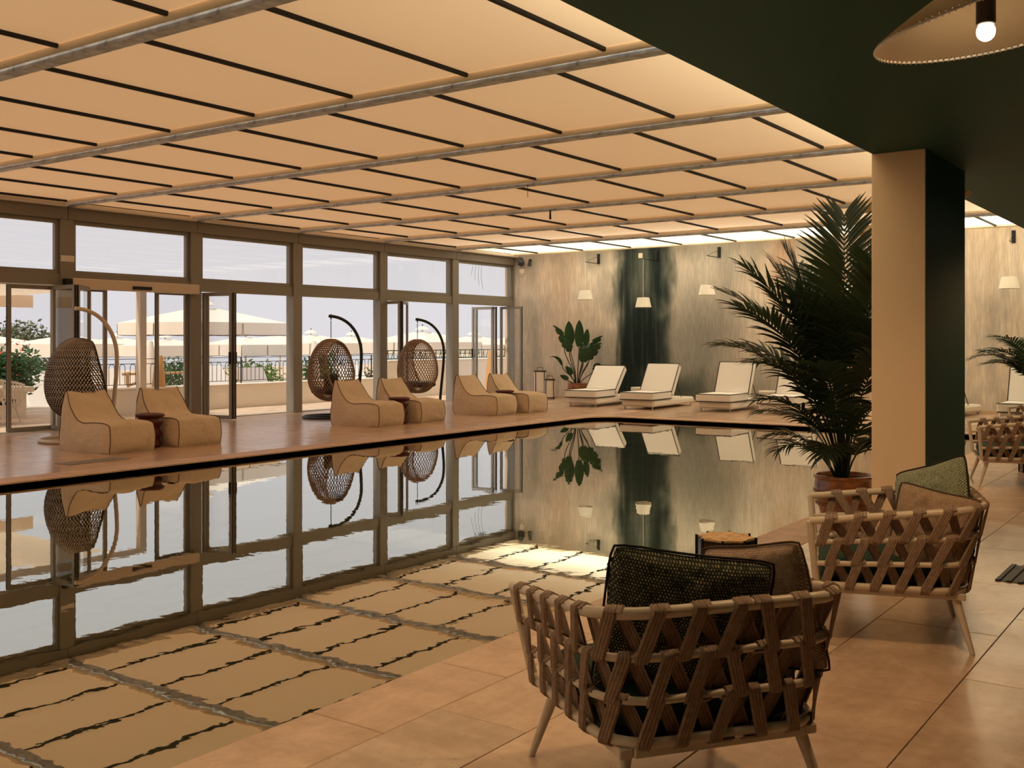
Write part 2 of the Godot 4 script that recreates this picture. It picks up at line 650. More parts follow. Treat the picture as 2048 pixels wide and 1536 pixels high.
	# outside
	var par := mat("parasol_cloth", Color(0.96, 0.92, 0.86), 0.85)
	par.backlight_enabled = true
	par.backlight = lin(0.30, 0.24, 0.17)
	mat("parasol_pole", Color(0.86, 0.80, 0.72), 0.6)
	mat("iron", Color(0.16, 0.15, 0.14), 0.5)
	var leaf := mat("shrub_leaf", Color(0.30, 0.40, 0.17), 0.6)
	leaf.backlight_enabled = true
	leaf.backlight = lin(0.18, 0.26, 0.06)
	var leaf2 := mat("shrub_leaf_dark", Color(0.16, 0.30, 0.14), 0.5)
	leaf2.backlight_enabled = true
	leaf2.backlight = lin(0.06, 0.14, 0.04)
	mat("olive_leaf", Color(0.38, 0.40, 0.28), 0.7)
	mat("bark", Color(0.33, 0.25, 0.18), 0.9)
	mat("petal", Color(0.85, 0.36, 0.30), 0.7)
	mat("white_seat", Color(0.93, 0.89, 0.84), 0.8)
	mat("log", Color(0.72, 0.58, 0.42), 0.85)
	mat("cane_lamp", Color(0.84, 0.62, 0.36), 0.7)
	mat("terracotta", Color(0.72, 0.40, 0.24), 0.8)
	mat("awning_cloth", Color(0.93, 0.87, 0.79), 0.85)
	M.awning_cloth.backlight_enabled = true
	M.awning_cloth.backlight = lin(0.8, 0.66, 0.5)
	mat("sensor_white", Color(0.93, 0.90, 0.85), 0.5)
	mat("grate", Color(0.12, 0.105, 0.09), 0.5, 0.3)


# ---------------------------------------------------------------- the room
func setting_floor() -> void:
	# slabs under the tiles
	var kind := "structure"
	var f := thing("floor", "tan stone tile floor of the lounge beside the pool with stone coping", "floor", Vector3.ZERO, 0, "", kind)
	part(f, "slab", boxmesh(Vector3(POOL_X1 + 0.06, -0.3, BACK_Z), Vector3(RIGHT_X, -0.016, FRONT_Z), 0, M.grout))
	var fl := thing("floor", "tan stone tile deck between the pool and the window wall", "floor", Vector3.ZERO, 0, "", kind)
	part(fl, "slab", boxmesh(Vector3(WIN_X - 0.1, -0.3, BACK_Z), Vector3(POOL_X0 - 0.06, -0.016, FRONT_Z), 0, M.grout))
	var fb := thing("floor", "tan stone tile deck between the pool and the painted wall", "floor", Vector3.ZERO, 0, "", kind)
	part(fb, "slab", boxmesh(Vector3(POOL_X0 - 0.06, -0.3, BACK_Z), Vector3(POOL_X1 + 0.06, -0.016, POOL_Z0 - 0.06), 0, M.grout))
	# tiles: 0.57 x 1.13
	var cols := [[-2.53, -2.12, -3.07]]
	var x := -2.12
	var k := 0
	var offs := [-3.62, -4.23, -4.61, -4.02]
	while x < 3.3:
		cols.append([x, x + 0.57, offs[k % 4]])
		x += 0.57
		k += 1
	for c in cols:
		lay(f, c[0], c[1], BACK_Z, 0.9, c[2], 1.135)
	# coping along the lounge side
	var z := -2.765 + 0.755 * 5
	while z > BACK_Z + 0.2:
		var z1 := maxf(z - 0.755, BACK_Z)
		part(f, "coping_stone", boxmesh(Vector3(POOL_X1, -0.018, z1 + 0.0025), Vector3(-2.533, 0.0, z - 0.0025), 0.004, M.coping_stone))
		z -= 0.755
	# window side deck
	x = POOL_X0 - 0.38
	k = 0
	while x > WIN_X - 0.1:
		var x0 := maxf(x - 0.57, WIN_X - 0.1)
		lay(fl, x0, x, BACK_Z, -3.0, -3.4 - 0.38 * (k % 3), 1.135)
		x -= 0.57
		k += 1
	z = -2.3
	while z > BACK_Z + 0.2:
		var z1 := maxf(z - 0.755, BACK_Z)
		part(fl, "coping_stone", boxmesh(Vector3(POOL_X0 - 0.377, -0.018, z1 + 0.0025), Vector3(POOL_X0, 0.0, z - 0.0025), 0.004, M.coping_stone))
		z -= 0.755
	# deck before the painted wall
	x = POOL_X0 + 0.0
	k = 0
	while x < -2.55:
		var x1 := minf(x + 0.57, -2.533)
		lay(fb, x + 0.003, x1, BACK_Z, POOL_Z0 - 0.38, POOL_Z0 - 0.38 - 0.4 * (k % 3), 1.135)
		x += 0.57
		k += 1
	x = POOL_X0 + 0.003
	while x < POOL_X1 - 0.1:
		var x1 := minf(x + 0.755, POOL_X1)
		part(fb, "coping_stone", boxmesh(Vector3(x, -0.018, POOL_Z0 - 0.377), Vector3(x1 - 0.004, 0.0, POOL_Z0), 0.004, M.coping_stone))
		x += 0.755
	# rounded inner corner of the coping
	var arc := [Vector2(POOL_X0, POOL_Z0)]
	var r := 0.55
	for i in 9:
		var a := PI / 2 * i / 8
		arc.append(Vector2(POOL_X0 + r - cos(a) * r, POOL_Z0 + r - sin(a) * r))
	var b := MB.new()
	b.prism(arc, -0.0175, -0.0005)
	part(fb, "coping_stone", b.mesh(M.coping_stone))


func lay(parent: Node, x0: float, x1: float, z0: float, z1: float, joint: float, pitch: float) -> void:
	# tiles of one column between z0 and z1, with a joint at `joint`
	var z := joint + ceilf((z1 - joint) / pitch) * pitch
	while z > z0:
		var a := minf(z, z1)
		var b := maxf(z - pitch, z0)
		z -= pitch
		if a - b < 0.03:
			continue
		var lift := rng.randf_range(-0.0006, 0.0006)
		var m: Material = M["stone_%d" % rng.randi_range(0, 2)]
		part(parent, "tile", boxmesh(Vector3(x0 + 0.0022, -0.018, b + 0.0022), Vector3(x1 - 0.0022, lift, a - 0.0022), 0.0012, m))


func setting_pool() -> void:
	var p := thing("floor", "sunken pool basin of pale stone with the shade under the coping coloured in as a dark band", "pool", Vector3.ZERO, 0, "", "structure")
	var x0 := POOL_X0 - 0.06
	var x1 := POOL_X1 + 0.06
	var z0 := POOL_Z0 - 0.06
	part(p, "basin", boxmesh(Vector3(x0 - 0.1, -1.45, z0 - 0.1), Vector3(x1 + 0.1, -1.3, FRONT_Z), 0, M.pool_floor))
	part(p, "bench", boxmesh(Vector3(-4.3, -1.3, z0), Vector3(x1, -0.75, FRONT_Z), 0.01, M.pool_floor))
	part(p, "pool_wall", boxmesh(Vector3(x0 - 0.1, -1.3, z0), Vector3(x0, -0.22, FRONT_Z), 0, M.pool_floor))
	part(p, "pool_wall", boxmesh(Vector3(x1, -1.3, z0), Vector3(x1 + 0.1, -0.22, FRONT_Z), 0, M.pool_floor))
	part(p, "pool_wall", boxmesh(Vector3(x0, -1.3, z0 - 0.1), Vector3(x1, -0.22, z0), 0, M.pool_floor))
	part(p, "waterline_band", boxmesh(Vector3(x0 - 0.1, -0.22, z0), Vector3(x0, -0.018, FRONT_Z), 0, M.coping_shade))  # near-black bands colour in the shade below the coping lip
	part(p, "waterline_band", boxmesh(Vector3(x1, -0.22, z0), Vector3(x1 + 0.1, -0.018, FRONT_Z), 0, M.coping_shade))
	part(p, "waterline_band", boxmesh(Vector3(x0 - 0.1, -0.22, z0 - 0.1), Vector3(x1 + 0.1, -0.018, z0), 0, M.coping_shade))
	var w := MB.new()
	w.quad(Vector3(x0, WATER_Y, z0), Vector3(x1, WATER_Y, z0), Vector3(x1, WATER_Y, FRONT_Z), Vector3(x0, WATER_Y, FRONT_Z), Vector3.UP)
	single("water", w.mesh(M.water), "still mirror-like water filling the long indoor pool", "water", Vector3.ZERO, 0, "", "stuff")


func setting_walls() -> void:
	# painted back wall
	var b := MB.new()
	b.box(Vector3(WIN_X - 0.2, -0.3, BACK_Z - 0.25), Vector3(RIGHT_X + 0.2, 4.8, BACK_Z - 0.004), 0)
	var wall := thing("wall_back", "long painted wall with dark green stains running down sand plaster", "wall", Vector3.ZERO, 0, "", "structure")
	part(wall, "core", b.mesh(M.plaster))
	b = MB.new()
	b.quad(Vector3(-15.62, 0, BACK_Z), Vector3(4.5, 0, BACK_Z), Vector3(4.5, 3.7, BACK_Z), Vector3(-15.62, 3.7, BACK_Z), Vector3.BACK, Vector2(0, 1), Vector2(1, 1), Vector2(1, 0), Vector2(0, 0))
	part(wall, "mural", b.mesh(M.mural))
	single("baseboard_back", boxmesh(Vector3(WIN_X + 0.1, 0.0, BACK_Z), Vector3(RIGHT_X, 0.07, BACK_Z + 0.018), 0.003, M.stone_0), "low tan stone skirting along the foot of the painted wall", "baseboard", Vector3.ZERO, 0, "", "structure")
	single("wall_right", boxmesh(Vector3(RIGHT_X, -0.3, BACK_Z - 0.25), Vector3(RIGHT_X + 0.25, 3.75, FRONT_Z + 0.25), 0, M.green_paint), "dark green wall closing the lounge", "wall", Vector3.ZERO, 0, "", "structure")
	single("wall_front", boxmesh(Vector3(WIN_X - 0.2, -1.5, FRONT_Z), Vector3(RIGHT_X + 0.25, 3.75, FRONT_Z + 0.25), 0, M.plaster), "plain plaster wall at the near end of the pool hall", "wall", Vector3.ZERO, 0, "", "structure")
	# dark green slab over the lounge
	single("ceiling", boxmesh(Vector3(GREEN_X, GREEN_Y, BACK_Z), Vector3(RIGHT_X, 3.78, FRONT_Z), 0.004, M.green_paint), "flat dark green painted ceiling over the lounge", "ceiling", Vector3.ZERO, 0, "", "structure")
	single("wall_upstand", boxmesh(Vector3(GREEN_X, 3.785, BACK_Z), Vector3(GREEN_X + 0.2, 4.8, FRONT_Z), 0.004, M.plaster), "roof upstand above the green slab beside the cloth ceiling", "wall", Vector3.ZERO, 0, "", "structure")
	# column
	var c := thing("column", "square column with sand plaster front and dark green side, between palm and armchair", "column", Vector3.ZERO, 0, "", "structure")
	part(c, "shaft", boxmesh(Vector3(GREEN_X, 0, -8.335), Vector3(-1.765, GREEN_Y, -7.192), 0.004, M.plaster))
	part(c, "side_panel", boxmesh(Vector3(-1.767, 0, -8.333), Vector3(-1.761, GREEN_Y, -7.196), 0, M.green_paint), Vector3.ZERO, "dark green side")  # thin dark green facing over the plaster shaft


func setting_roof() -> void:
	var c := thing("ceiling", "ceiling of taut cream cloth panels between galvanised beams", "ceiling", Vector3.ZERO, 0, "", "structure")
	var x0 := WIN_X + 0.12
	var x1 := GREEN_X
	var z := -4.5 + 2.45 * 4
	var first := 2
	for k in range(-4, 8):
		z = -4.5 - 2.45 * k
		var zb := z
		if k < 7:
			part(c, "beam", boxmesh(Vector3(x0 - 0.1, 3.545, zb - 0.055), Vector3(x1, 3.72, zb + 0.055), 0.004, M.galvanised))
		# roller tube on the near side of the beam
		part(c, "roller_tube", tubemesh([Vector3(x0, 3.600, zb + 0.105), Vector3(x1, 3.600, zb + 0.105)], 0.030, 10, M.roller_cloth))
		if k == -4:
			continue
		# cloth bay between this beam and the one nearer
		var za := z + 2.45
		var lo := z + 0.10 if k < 7 else BACK_Z + 0.002
		var hi := za - 0.03
		var shift := 0.0 if (k % 2 + 2) % 2 == 1 else 0.65
		var xs := [x1]
		var i := 0
		while true:
			var x := -2.68 - shift - 1.318 * i
			if x < x0 + 0.15:
				break
			xs.append(x)
			i += 1
		xs.append(x0)
		for q in xs.size() - 1:
			part(c, "cloth_panel", cloth_panel(xs[q + 1], xs[q], lo, hi))
			if q > 0:
				part(c, "batten", boxmesh(Vector3(xs[q] - 0.016, FABRIC_Y - 0.036, lo + 0.03), Vector3(xs[q] + 0.016, FABRIC_Y - 0.004, hi + 0.02), 0.003, M.batten))
	# pulls hanging from the beams
	part(c, "pull_cord", tubemesh([Vector3(-9.37, 3.55, -14.24), Vector3(-9.37, 3.40, -14.24)], [0.012, 0.020], 6, M.black_metal))
	part(c, "pull_cord", tubemesh([Vector3(-8.13, 3.56, -11.79), Vector3(-8.13, 3.38, -11.79)], 0.004, 5, M.black_metal))
	# cove lights: along the slab edge and along the painted wall
	cove(Vector3(GREEN_X - 0.05, 4.55, -7.9), 27.0, true)
	cove(Vector3(-8.75, 4.95, BACK_Z + 0.75), 12.9, false)


func cloth_panel(xa: float, xb: float, za: float, zb: float) -> ArrayMesh:
	var rows := []
	for r in 7:
		var row := PackedVector3Array()
		for s in 7:
			var u := s / 6.0
			var w := r / 6.0
			var sag := 0.012 * sin(PI * u) * sin(PI * w) + rng.randf_range(-0.0008, 0.0008)
			row.append(Vector3(lerpf(xa, xb, u), FABRIC_Y - sag, lerpf(za, zb, w)))
		rows.append(row)
	var b := MB.new()
	b.grid(rows, false, 1.0)
	return b.mesh(M.roof_cloth)


func cove(at: Vector3, long: float, along_z: bool) -> void:
	var t := thing("cove_light", "warm light strip above the cloth along the green slab" if along_z else "warm light strip above the cloth along the painted wall", "light strip", at)
	var s := Vector3(0.02, 0.02, long / 2) if along_z else Vector3(long / 2, 0.02, 0.02)
	part(t, "led_strip", boxmesh(-s, s, 0, M.led_glow))
	var l := AreaLight3D.new()
	l.name = "cove_lamp"
	l.area_size = Vector2(long, 0.3)
	l.light_color = lin(0.50, 0.78, 1.0) if along_z else lin(0.40, 0.68, 1.0)
	l.light_energy = COVE_SLAB if along_z else COVE_WALL
	l.light_size = 0.05
	l.shadow_enabled = true
	l.area_range = 40.0
	t.add_child(l)
	l.position = Vector3(-0.16, -0.04, 0) if along_z else Vector3(0, -0.04, 0.16)
	l.basis = Basis.looking_at(Vector3.DOWN, Vector3.RIGHT if along_z else Vector3.BACK)


func setting_windows() -> void:
	var w := thing("wall_left", "window wall of taupe metal posts under a deep fascia", "wall", Vector3.ZERO, 0, "", "structure")
	var cols := [-21.83, -19.34, -16.83, -14.33, -11.9, -9.41, -6.93, -4.45, -1.97, 0.51, 2.99, 5.6]
	for z in cols:
		part(w, "post", boxmesh(Vector3(WIN_X - 0.12, 0, z - 0.115), Vector3(WIN_X + 0.10, 3.36, z + 0.115), 0.006, M.window_metal))
	for i in cols.size() - 1:
		part(w, "fascia_board", boxmesh(Vector3(WIN_X - 0.12, 3.345, cols[i] + 0.004), Vector3(WIN_X + 0.12, 3.60, cols[i + 1] - 0.004), 0.004, M.fascia_metal))
		part(w, "gutter", boxmesh(Vector3(WIN_X + 0.12, 3.535, cols[i] + 0.06), Vector3(WIN_X + 0.24, 3.60, cols[i + 1] - 0.06), 0.012, M.white_trim))
		part(w, "transom_bar", boxmesh(Vector3(WIN_X - 0.08, 2.30, cols[i] + 0.11), Vector3(WIN_X + 0.07, 2.475, cols[i + 1] - 0.11), 0.006, M.window_metal))
	part(w, "roof_edge", boxmesh(Vector3(WIN_X - 0.30, 3.60, BACK_Z - 0.25), Vector3(WIN_X + 0.14, 3.72, FRONT_Z + 0.25), 0.01, M.fascia_metal))
	part(w, "threshold", boxmesh(Vector3(WIN_X - 0.09, -0.05, BACK_Z), Vector3(WIN_X + 0.06, 0.012, FRONT_Z), 0.004, M.window_metal))
	# upper windows
	var names := ["above the folded glass door by the painted wall", "above the open bay with the farthest hanging chair", "above the open bay with the rattan hanging chair", "above the open bay facing the large parasol", "above the door operator box", "above the closed glass leaf near the white swing"]
	for i in cols.size() - 1:
		var lab: String = "wide upper window " + names[i] if i < names.size() else "wide upper window beyond the frame of the picture"
		var t := thing("window_%d" % (i + 1), lab, "window", Vector3(WIN_X, 0, 0), 0, "" if i < names.size() else "unseen windows", "structure")
		var za: float = cols[i] + 0.115
		var zb: float = cols[i + 1] - 0.115
		frame(t, za, zb, 2.475, 3.345, 0.065)
	# automatic door operator
	var h := thing("door_operator", "long tan automatic door operator box with black sensor", "door operator", Vector3(WIN_X + 0.104, 2.24, -10.65))
	part(h, "casing", boxmesh(Vector3(0, 0, -1.22), Vector3(0.13, 0.17, 1.22), 0.012, M.header))
	part(h, "end_cap", boxmesh(Vector3(0, 0.01, 1.22), Vector3(0.12, 0.16, 1.33), 0.008, M.black_metal))
	part(h, "sensor", boxmesh(Vector3(0.13, 0.03, -0.22), Vector3(0.155, 0.085, 0.15), 0.006, M.black_metal))
	# small plate on a post
	single("sign_plate", boxmesh(Vector3(0, -0.05, -0.115), Vector3(0.012, 0.05, 0.115), 0.003, M.white_trim), "small blank tan plate on the post over the white hanging chair", "plate", Vector3(WIN_X + 0.10, 2.72, -9.41))
	doors()


func frame(t: Node3D, za: float, zb: float, y0: float, y1: float, wide: float) -> void:
	for yy in [y0, y1 - wide]:
		part(t, "rail", boxmesh(Vector3(-0.03, yy, za), Vector3(0.045, yy + wide, zb), 0.004, M.window_metal))
	for zz in [za, zb - wide]:
		part(t, "stile", boxmesh(Vector3(-0.03, y0 + wide, zz), Vector3(0.045, y1 - wide, zz + wide), 0.004, M.window_metal))
	var b := MB.new()
	b.quad(Vector3(0, y0 + wide, za + wide), Vector3(0, y1 - wide, za + wide), Vector3(0, y1 - wide, zb - wide), Vector3(0, y0 + wide, zb - wide), Vector3.RIGHT)
	part(t, "pane", b.mesh(M.glass))


func doors() -> void:
	# glass leaves: plan of hinge and free end, and what singles each one out
	var list := [
		[Vector2(-15.5, -8.47), Vector2(-15.5, -9.25), "closed glass leaf before the terrace dining chairs", true],
		[Vector2(-15.46, -9.19), Vector2(-14.76, -9.15), "folded glass leaf standing out beside the white hanging chair", false],
		[Vector2(-14.80, -9.21), Vector2(-15.34, -9.76), "glass leaf folded behind the white hanging chair", false],
		[Vector2(-15.5, -9.62), Vector2(-15.5, -10.17), "narrow glass leaf behind the arm of the white hanging chair", false],
		[Vector2(-15.5, -11.11), Vector2(-15.5, -11.77), "closed glass leaf left of the post by the large parasol", false],
		[Vector2(-15.46, -12.08), Vector2(-14.79, -12.20), "glass leaf folded inward with black handle, nearest of the stack before the large parasol", true],
		[Vector2(-15.46, -12.15), Vector2(-14.79, -12.27), "rear glass leaf of the stack before the large parasol", true],
		[Vector2(-15.74, -16.97), Vector2(-15.03, -16.95), "glass leaf folded inward between the two rattan hanging chairs", false],
		[Vector2(-15.05, -17.02), Vector2(-15.42, -17.62), "glass leaf folded back behind the farthest rattan hanging chair", false],
		[Vector2(-15.62, -21.43), Vector2(-14.93, -21.41), "folded glass leaf standing out before the painted wall", false],
		[Vector2(-15.60, -21.10), Vector2(-16.30, -21.14), "glass leaf folded outward near the corner, first of two", true],
		[Vector2(-15.60, -21.24), Vector2(-16.30, -21.28), "glass leaf folded outward nearest the corner post", false],
	]
	var k := 1
	for d in list:
		var a: Vector2 = d[0]
		var b: Vector2 = d[1]
		var long := a.distance_to(b)
		var t := thing("door_%d" % k, d[2], "glass door", Vector3(a.x, 0.015, a.y), 0, "folding glass door leaves", "structure")
		k += 1
		var dir := (b - a).normalized()
		t.basis = Basis(Vector3(dir.x, 0, dir.y), Vector3.UP, Vector3(dir.x, 0, dir.y).cross(Vector3.UP))
		var h := 2.265
		var s := 0.062
		for yy in [0.0, h - s]:
			part(t, "rail", boxmesh(Vector3(s, yy, -0.022), Vector3(long - s, yy + s, 0.022), 0.003, M.window_metal))
		for xx in [0.0, long - s]:
			part(t, "stile", boxmesh(Vector3(xx, 0, -0.024), Vector3(xx + s, h, 0.024), 0.003, M.window_metal))
			part(t, "gasket", boxmesh(Vector3(xx - 0.004 if xx == 0.0 else xx + s, 0.01, -0.014), Vector3(xx if xx == 0.0 else xx + s + 0.004, h - 0.01, 0.014), 0, M.gasket))
		var g := MB.new()
		g.quad(Vector3(s, s, 0), Vector3(long - s, s, 0), Vector3(long - s, h - s, 0), Vector3(s, h - s, 0), Vector3.BACK)
		part(t, "pane", g.mesh(M.glass))
		if d[3]:
			part(t, "handle", boxmesh(Vector3(long - 0.045, 0.98, -0.06), Vector3(long - 0.012, 1.20, 0.06), 0.008, M.black_metal))


# ---------------------------------------------------------------- armchairs of tube and cord
# rail outlines seen from above: the chair faces its own -z
func rail_path(level: float, steps_corner := 7) -> Array:
	# level 0 (bottom) .. 1 (top): flares outwards and rises to the back
	var hw := lerpf(0.345, 0.405, level)
	var zf := lerpf(-0.345, -0.375, level)
	var zb := lerpf(0.315, 0.385, level)
	var r := lerpf(0.15, 0.17, level)
	var yf := lerpf(0.275, 0.575, level)
	var yb := lerpf(0.275, 0.660, level)
	var flat := []
	flat.append(Vector2(-hw, zf))
	for i in 8:
		flat.append(Vector2(-hw, lerpf(zf, zb - r, (i + 1) / 8.0)))
	for i in range(1, steps_corner + 1):
		var a := PI / 2 * i / steps_corner
		flat.append(Vector2(-hw + r - cos(a) * r, zb - r + sin(a) * r))
	for i in 8:
		flat.append(Vector2(lerpf(-hw + r, hw - r, (i + 1) / 8.0), zb))
	for i in range(1, steps_corner + 1):
		var a := PI / 2 * i / steps_corner
		flat.append(Vector2(hw - r + sin(a) * r, zb - r + cos(a) * r))
	for i in 8:
		flat.append(Vector2(hw, lerpf(zb - r, zf, (i + 1) / 8.0)))
	var out := []
	for p in flat:
		var k := clampf((p.y - zf) / (zb - zf), 0, 1)
		out.append(Vector3(p.x, lerpf(yf, yb, k), p.y))
	return out


func on_path(path: Array, t: float) -> Array:
	# point and outward direction at share t of the length
	var total := 0.0
	for i in path.size() - 1:
		total += path[i].distance_to(path[i + 1])
	var want := clampf(t, 0, 1) * total
	for i in path.size() - 1:
		var d: float = path[i].distance_to(path[i + 1])
		if want <= d or i == path.size() - 2:
			var p: Vector3 = path[i].lerp(path[i + 1], clampf(want / maxf(d, 1e-6), 0, 1))
			var tan: Vector3 = (path[i + 1] - path[i]).normalized()
			return [p, Vector3(-tan.z, 0, tan.x).normalized(), tan]
		want -= d
	return [path[0], Vector3.BACK, Vector3.RIGHT]


func strap_mesh(low: Array, high: Array, rl: float, rh: float, outside: bool) -> ArrayMesh:
	# four cords side by side, laid from the lower rail to the upper one and round both
	var s := 1.0 if outside else -1.0
	var gap := 0.005
	var pl: Vector3 = low[0]
	var ph: Vector3 = high[0]
	var ol: Vector3 = low[1]
	var oh: Vector3 = high[1]
	var pts := []
	var outs := []
	for a in [200.0, 270.0, 330.0]:      # under the lower rail
		var d := ol * s * cos(deg_to_rad(a)) + Vector3.UP * sin(deg_to_rad(a))
		pts.append(pl + d * (rl + gap))
		outs.append(d)
	pts.append(pl + ol * s * (rl + gap))
	outs.append(ol * s)
	pts.append(((pl + ol * s * (rl + gap)) + (ph + oh * s * (rh + gap))) * 0.5)
	outs.append((ol + oh).normalized() * s)
	pts.append(ph + oh * s * (rh + gap))
	outs.append(oh * s)
	for a in [30.0, 90.0, 160.0]:        # over the upper rail
		var d := oh * s * cos(deg_to_rad(a)) + Vector3.UP * sin(deg_to_rad(a))
		pts.append(ph + d * (rh + gap))
		outs.append(d)
	var along: Vector3 = (ph - pl).normalized()
	var rows := []
	for i in pts.size():
		var o: Vector3 = outs[i]
		var tan: Vector3 = low[2].lerp(high[2], float(i) / (pts.size() - 1)).normalized()
		if i >= 3 and i <= 5:
			tan = along.cross(o).normalized() * signf(along.cross(o).dot(low[2]))
		var row := PackedVector3Array()
		for k in 13:
			var u := k / 12.0 - 0.5
			var ridge := 0.0032 * absf(sin(PI * k / 3.0))
			row.append(pts[i] + tan * u * 0.042 + o * (ridge - (0.006 if k == 0 or k == 12 else 0.0)))
		rows.append(row)
	var b := MB.new()
	b.grid(rows, false, 1.0)
	for i in b.v.size():
		var o: Vector3 = outs[i / 13]
		if b.n[i].dot(o) < 0:
			b.n[i] = -b.n[i]
	b.rewind(0)
	return b.mesh(M.strap_cord)


func armchair(label: String) -> Node3D:
	var t := thing("armchair", label, "armchair", Vector3.ZERO, 0, "armchairs of tube and woven cord")
	var levels := [0.0, 0.33, 0.66, 1.0]
	var radii := [0.016, 0.0125, 0.0125, 0.0175]
	var paths := []
	for i in 4:
		var p := rail_path(levels[i])
		paths.append(p)
		part(t, "rail", tubemesh(p, radii[i], 8, M.chair_tube))
	for e in [0, -1]:      # upright at the tip of each arm
		var up := []
		for i in 4:
			up.append(paths[i][e] if e == 0 else paths[i][paths[i].size() - 1])
		part(t, "arm_post", tubemesh(up, 0.0165, 8, M.chair_tube))
	# cords between neighbouring rails, leaning away from the middle of the back
	var nn := 17
	for g in 3:
		for i in nn:
			var m := (i + 0.5 + (0.25 if g == 1 else 0.0)) / (nn + 0.3)
			var pitch := 1.0 / (nn + 0.3)
			var way := 1.0 if m < 0.5 else -1.0
			var lean := 0.0105 * way
			var lo := on_path(paths[g], clampf(m - lean, 0.012, 0.988))
			var hi := on_path(paths[g + 1], clampf(m + lean, 0.012, 0.988))
			part(t, "strap", strap_mesh(lo, hi, radii[g], radii[g + 1], true))
			var lo2 := on_path(paths[g], clampf(m + (pitch - 0.0105) * way, 0.012, 0.988))
			var hi2 := on_path(paths[g + 1], clampf(m + 0.018 * way, 0.012, 0.988))
			part(t, "strap", strap_mesh(lo2, hi2, radii[g], radii[g + 1], false))
	# base frame and legs
	for s in [-1.0, 1.0]:
		part(t, "base_bar", boxmesh(Vector3(s * 0.30 - 0.022, 0.232, -0.33), Vector3(s * 0.30 + 0.022, 0.262, 0.30), 0.004, M.chair_tube))
	for z in [-0.33, 0.27]:
		part(t, "base_bar", boxmesh(Vector3(-0.278, 0.232, z), Vector3(0.278, 0.262, z + 0.035), 0.004, M.chair_tube))
	for sx in [-1.0, 1.0]:
		for sz in [-1.0, 1.0]:
			var foot := Vector3(sx * 0.345, 0.0, -0.02 + sz * 0.345)
			var top := Vector3(sx * 0.285, 0.24, -0.015 + sz * 0.275)
			part(t, "leg", tubemesh([foot, top], [0.0115, 0.020], 10, M.chair_tube))
	# seat
	part(t, "seat", boxmesh(Vector3(-0.31, 0.262, -0.335), Vector3(0.31, 0.275, 0.27), 0.003, M.black_metal))
	part(t, "seat_cushion", puffy(Vector3(0.305, 0.055, 0.315), 0.35, M.seat_green), Vector3(0, 0.335, -0.02))
	return t


# soft box: half sizes, and how much its faces bulge
func puffy(h: Vector3, bulge: float, m: Material) -> ArrayMesh:
	var b := MB.new()
	var rows := []
	var nu := 24
	var nv := 10
	for j in nv + 1:
		var th := -PI / 2 + PI * j / nv
		var row := PackedVector3Array()
		for i in nu:
			var a := TAU * i / nu
			var cx := signf(cos(a)) * pow(absf(cos(a)), 0.28)
			var cz := signf(sin(a)) * pow(absf(sin(a)), 0.28)
			var ct := pow(maxf(cos(th), 0.0), 0.35)
			var sy := signf(sin(th)) * pow(absf(sin(th)), 0.55)
			var swell := 1.0 + bulge * 0.35 * (1.0 - ct)
			row.append(Vector3(cx * ct * h.x, sy * h.y * swell, cz * ct * h.z))
		rows.append(row)
	b.grid(rows, true)
	fix_out(b, Vector3.ZERO)
	return b.mesh(m)


func fix_out(b: MB, c: Vector3) -> void:
	for i in b.v.size():
		if b.n[i].dot(b.v[i] - c) < 0:
			b.n[i] = -b.n[i]
	b.rewind(0)


func outline(x: float, y: float) -> Vector2:
	# square with hollow sides and blunt corners
	var cut := 1.0 - 0.07 * pow(absf(x * y), 5.0)
	return Vector2(x * (1.0 - 0.055 * (1.0 - y * y) * absf(x)) * cut, y * (1.0 - 0.07 * (1.0 - x * x) * absf(y)) * cut)


# throw pillow standing in its own x-y plane, eared corners
func pillow(w: float, h: float, fat: float, m: Material, seed_: int) -> ArrayMesh:
	var b := MB.new()
	var f := noise(seed_, 2.2, 3)
	for side in [1.0, -1.0]:
		var rows := []
		for j in 25:
			var y := j / 12.0 - 1.0
			var row := PackedVector3Array()
			for i in 25:
				var x := i / 12.0 - 1.0
				var o := outline(x, y)
				var px := o.x
				var py := o.y
				var t := pow(maxf((1.0 - x * x) * (1.0 - y * y), 0.0), 0.36)
				var wr := f.get_noise_3d(x * 1.4, y * 1.4, side) * 0.022 * (1.0 - pow(maxf(absf(x), absf(y)), 8.0))
				row.append(Vector3(px * w * 0.5, py * h * 0.5, side * (t * fat * 0.5 + wr * (0.3 + t))))
			rows.append(row)
		var from := b.v.size()
		b.grid(rows)
		var ix0 := 0
		for i in range(from, b.v.size()):
			if b.n[i].z * side < 0:
				b.n[i] = -b.n[i]
			b.uv[i] = b.uv[i] * Vector2(1, h / w)
		b.rewind(ix0)
	return b.mesh(m)


func place_pillow(called: String, chair: Node3D, mesh: Mesh, at: Vector3, tilt: float, yaw: float, roll: float, label: String, edge: Material) -> void:
	var o := thing(called, label, "pillow", Vector3.ZERO, 0, "throw pillows on the armchairs")
	var local := Basis.from_euler(Vector3(tilt, yaw, roll))
	o.transform = chair.transform * Transform3D(local, at)
	part(o, "cover", mesh)
	var box := mesh.get_aabb()
	var hw := box.size.x * 0.5
	var hh := box.size.y * 0.5
	var ring := []
	for k in 4:
		for i in 12:
			var u := i / 6.0 - 1.0
			var p := Vector2.ZERO
			match k:
				0: p = Vector2(u, -1)
				1: p = Vector2(1, u)
				2: p = Vector2(-u, 1)
				3: p = Vector2(-1, -u)
			var q := outline(p.x, p.y)
			ring.append(Vector3(q.x * hw / 0.93, q.y * hh / 0.93, 0))
	var b := MB.new()
	b.tube(ring, 0.004, 6, false, true)
	part(o, "seam", b.mesh(edge))


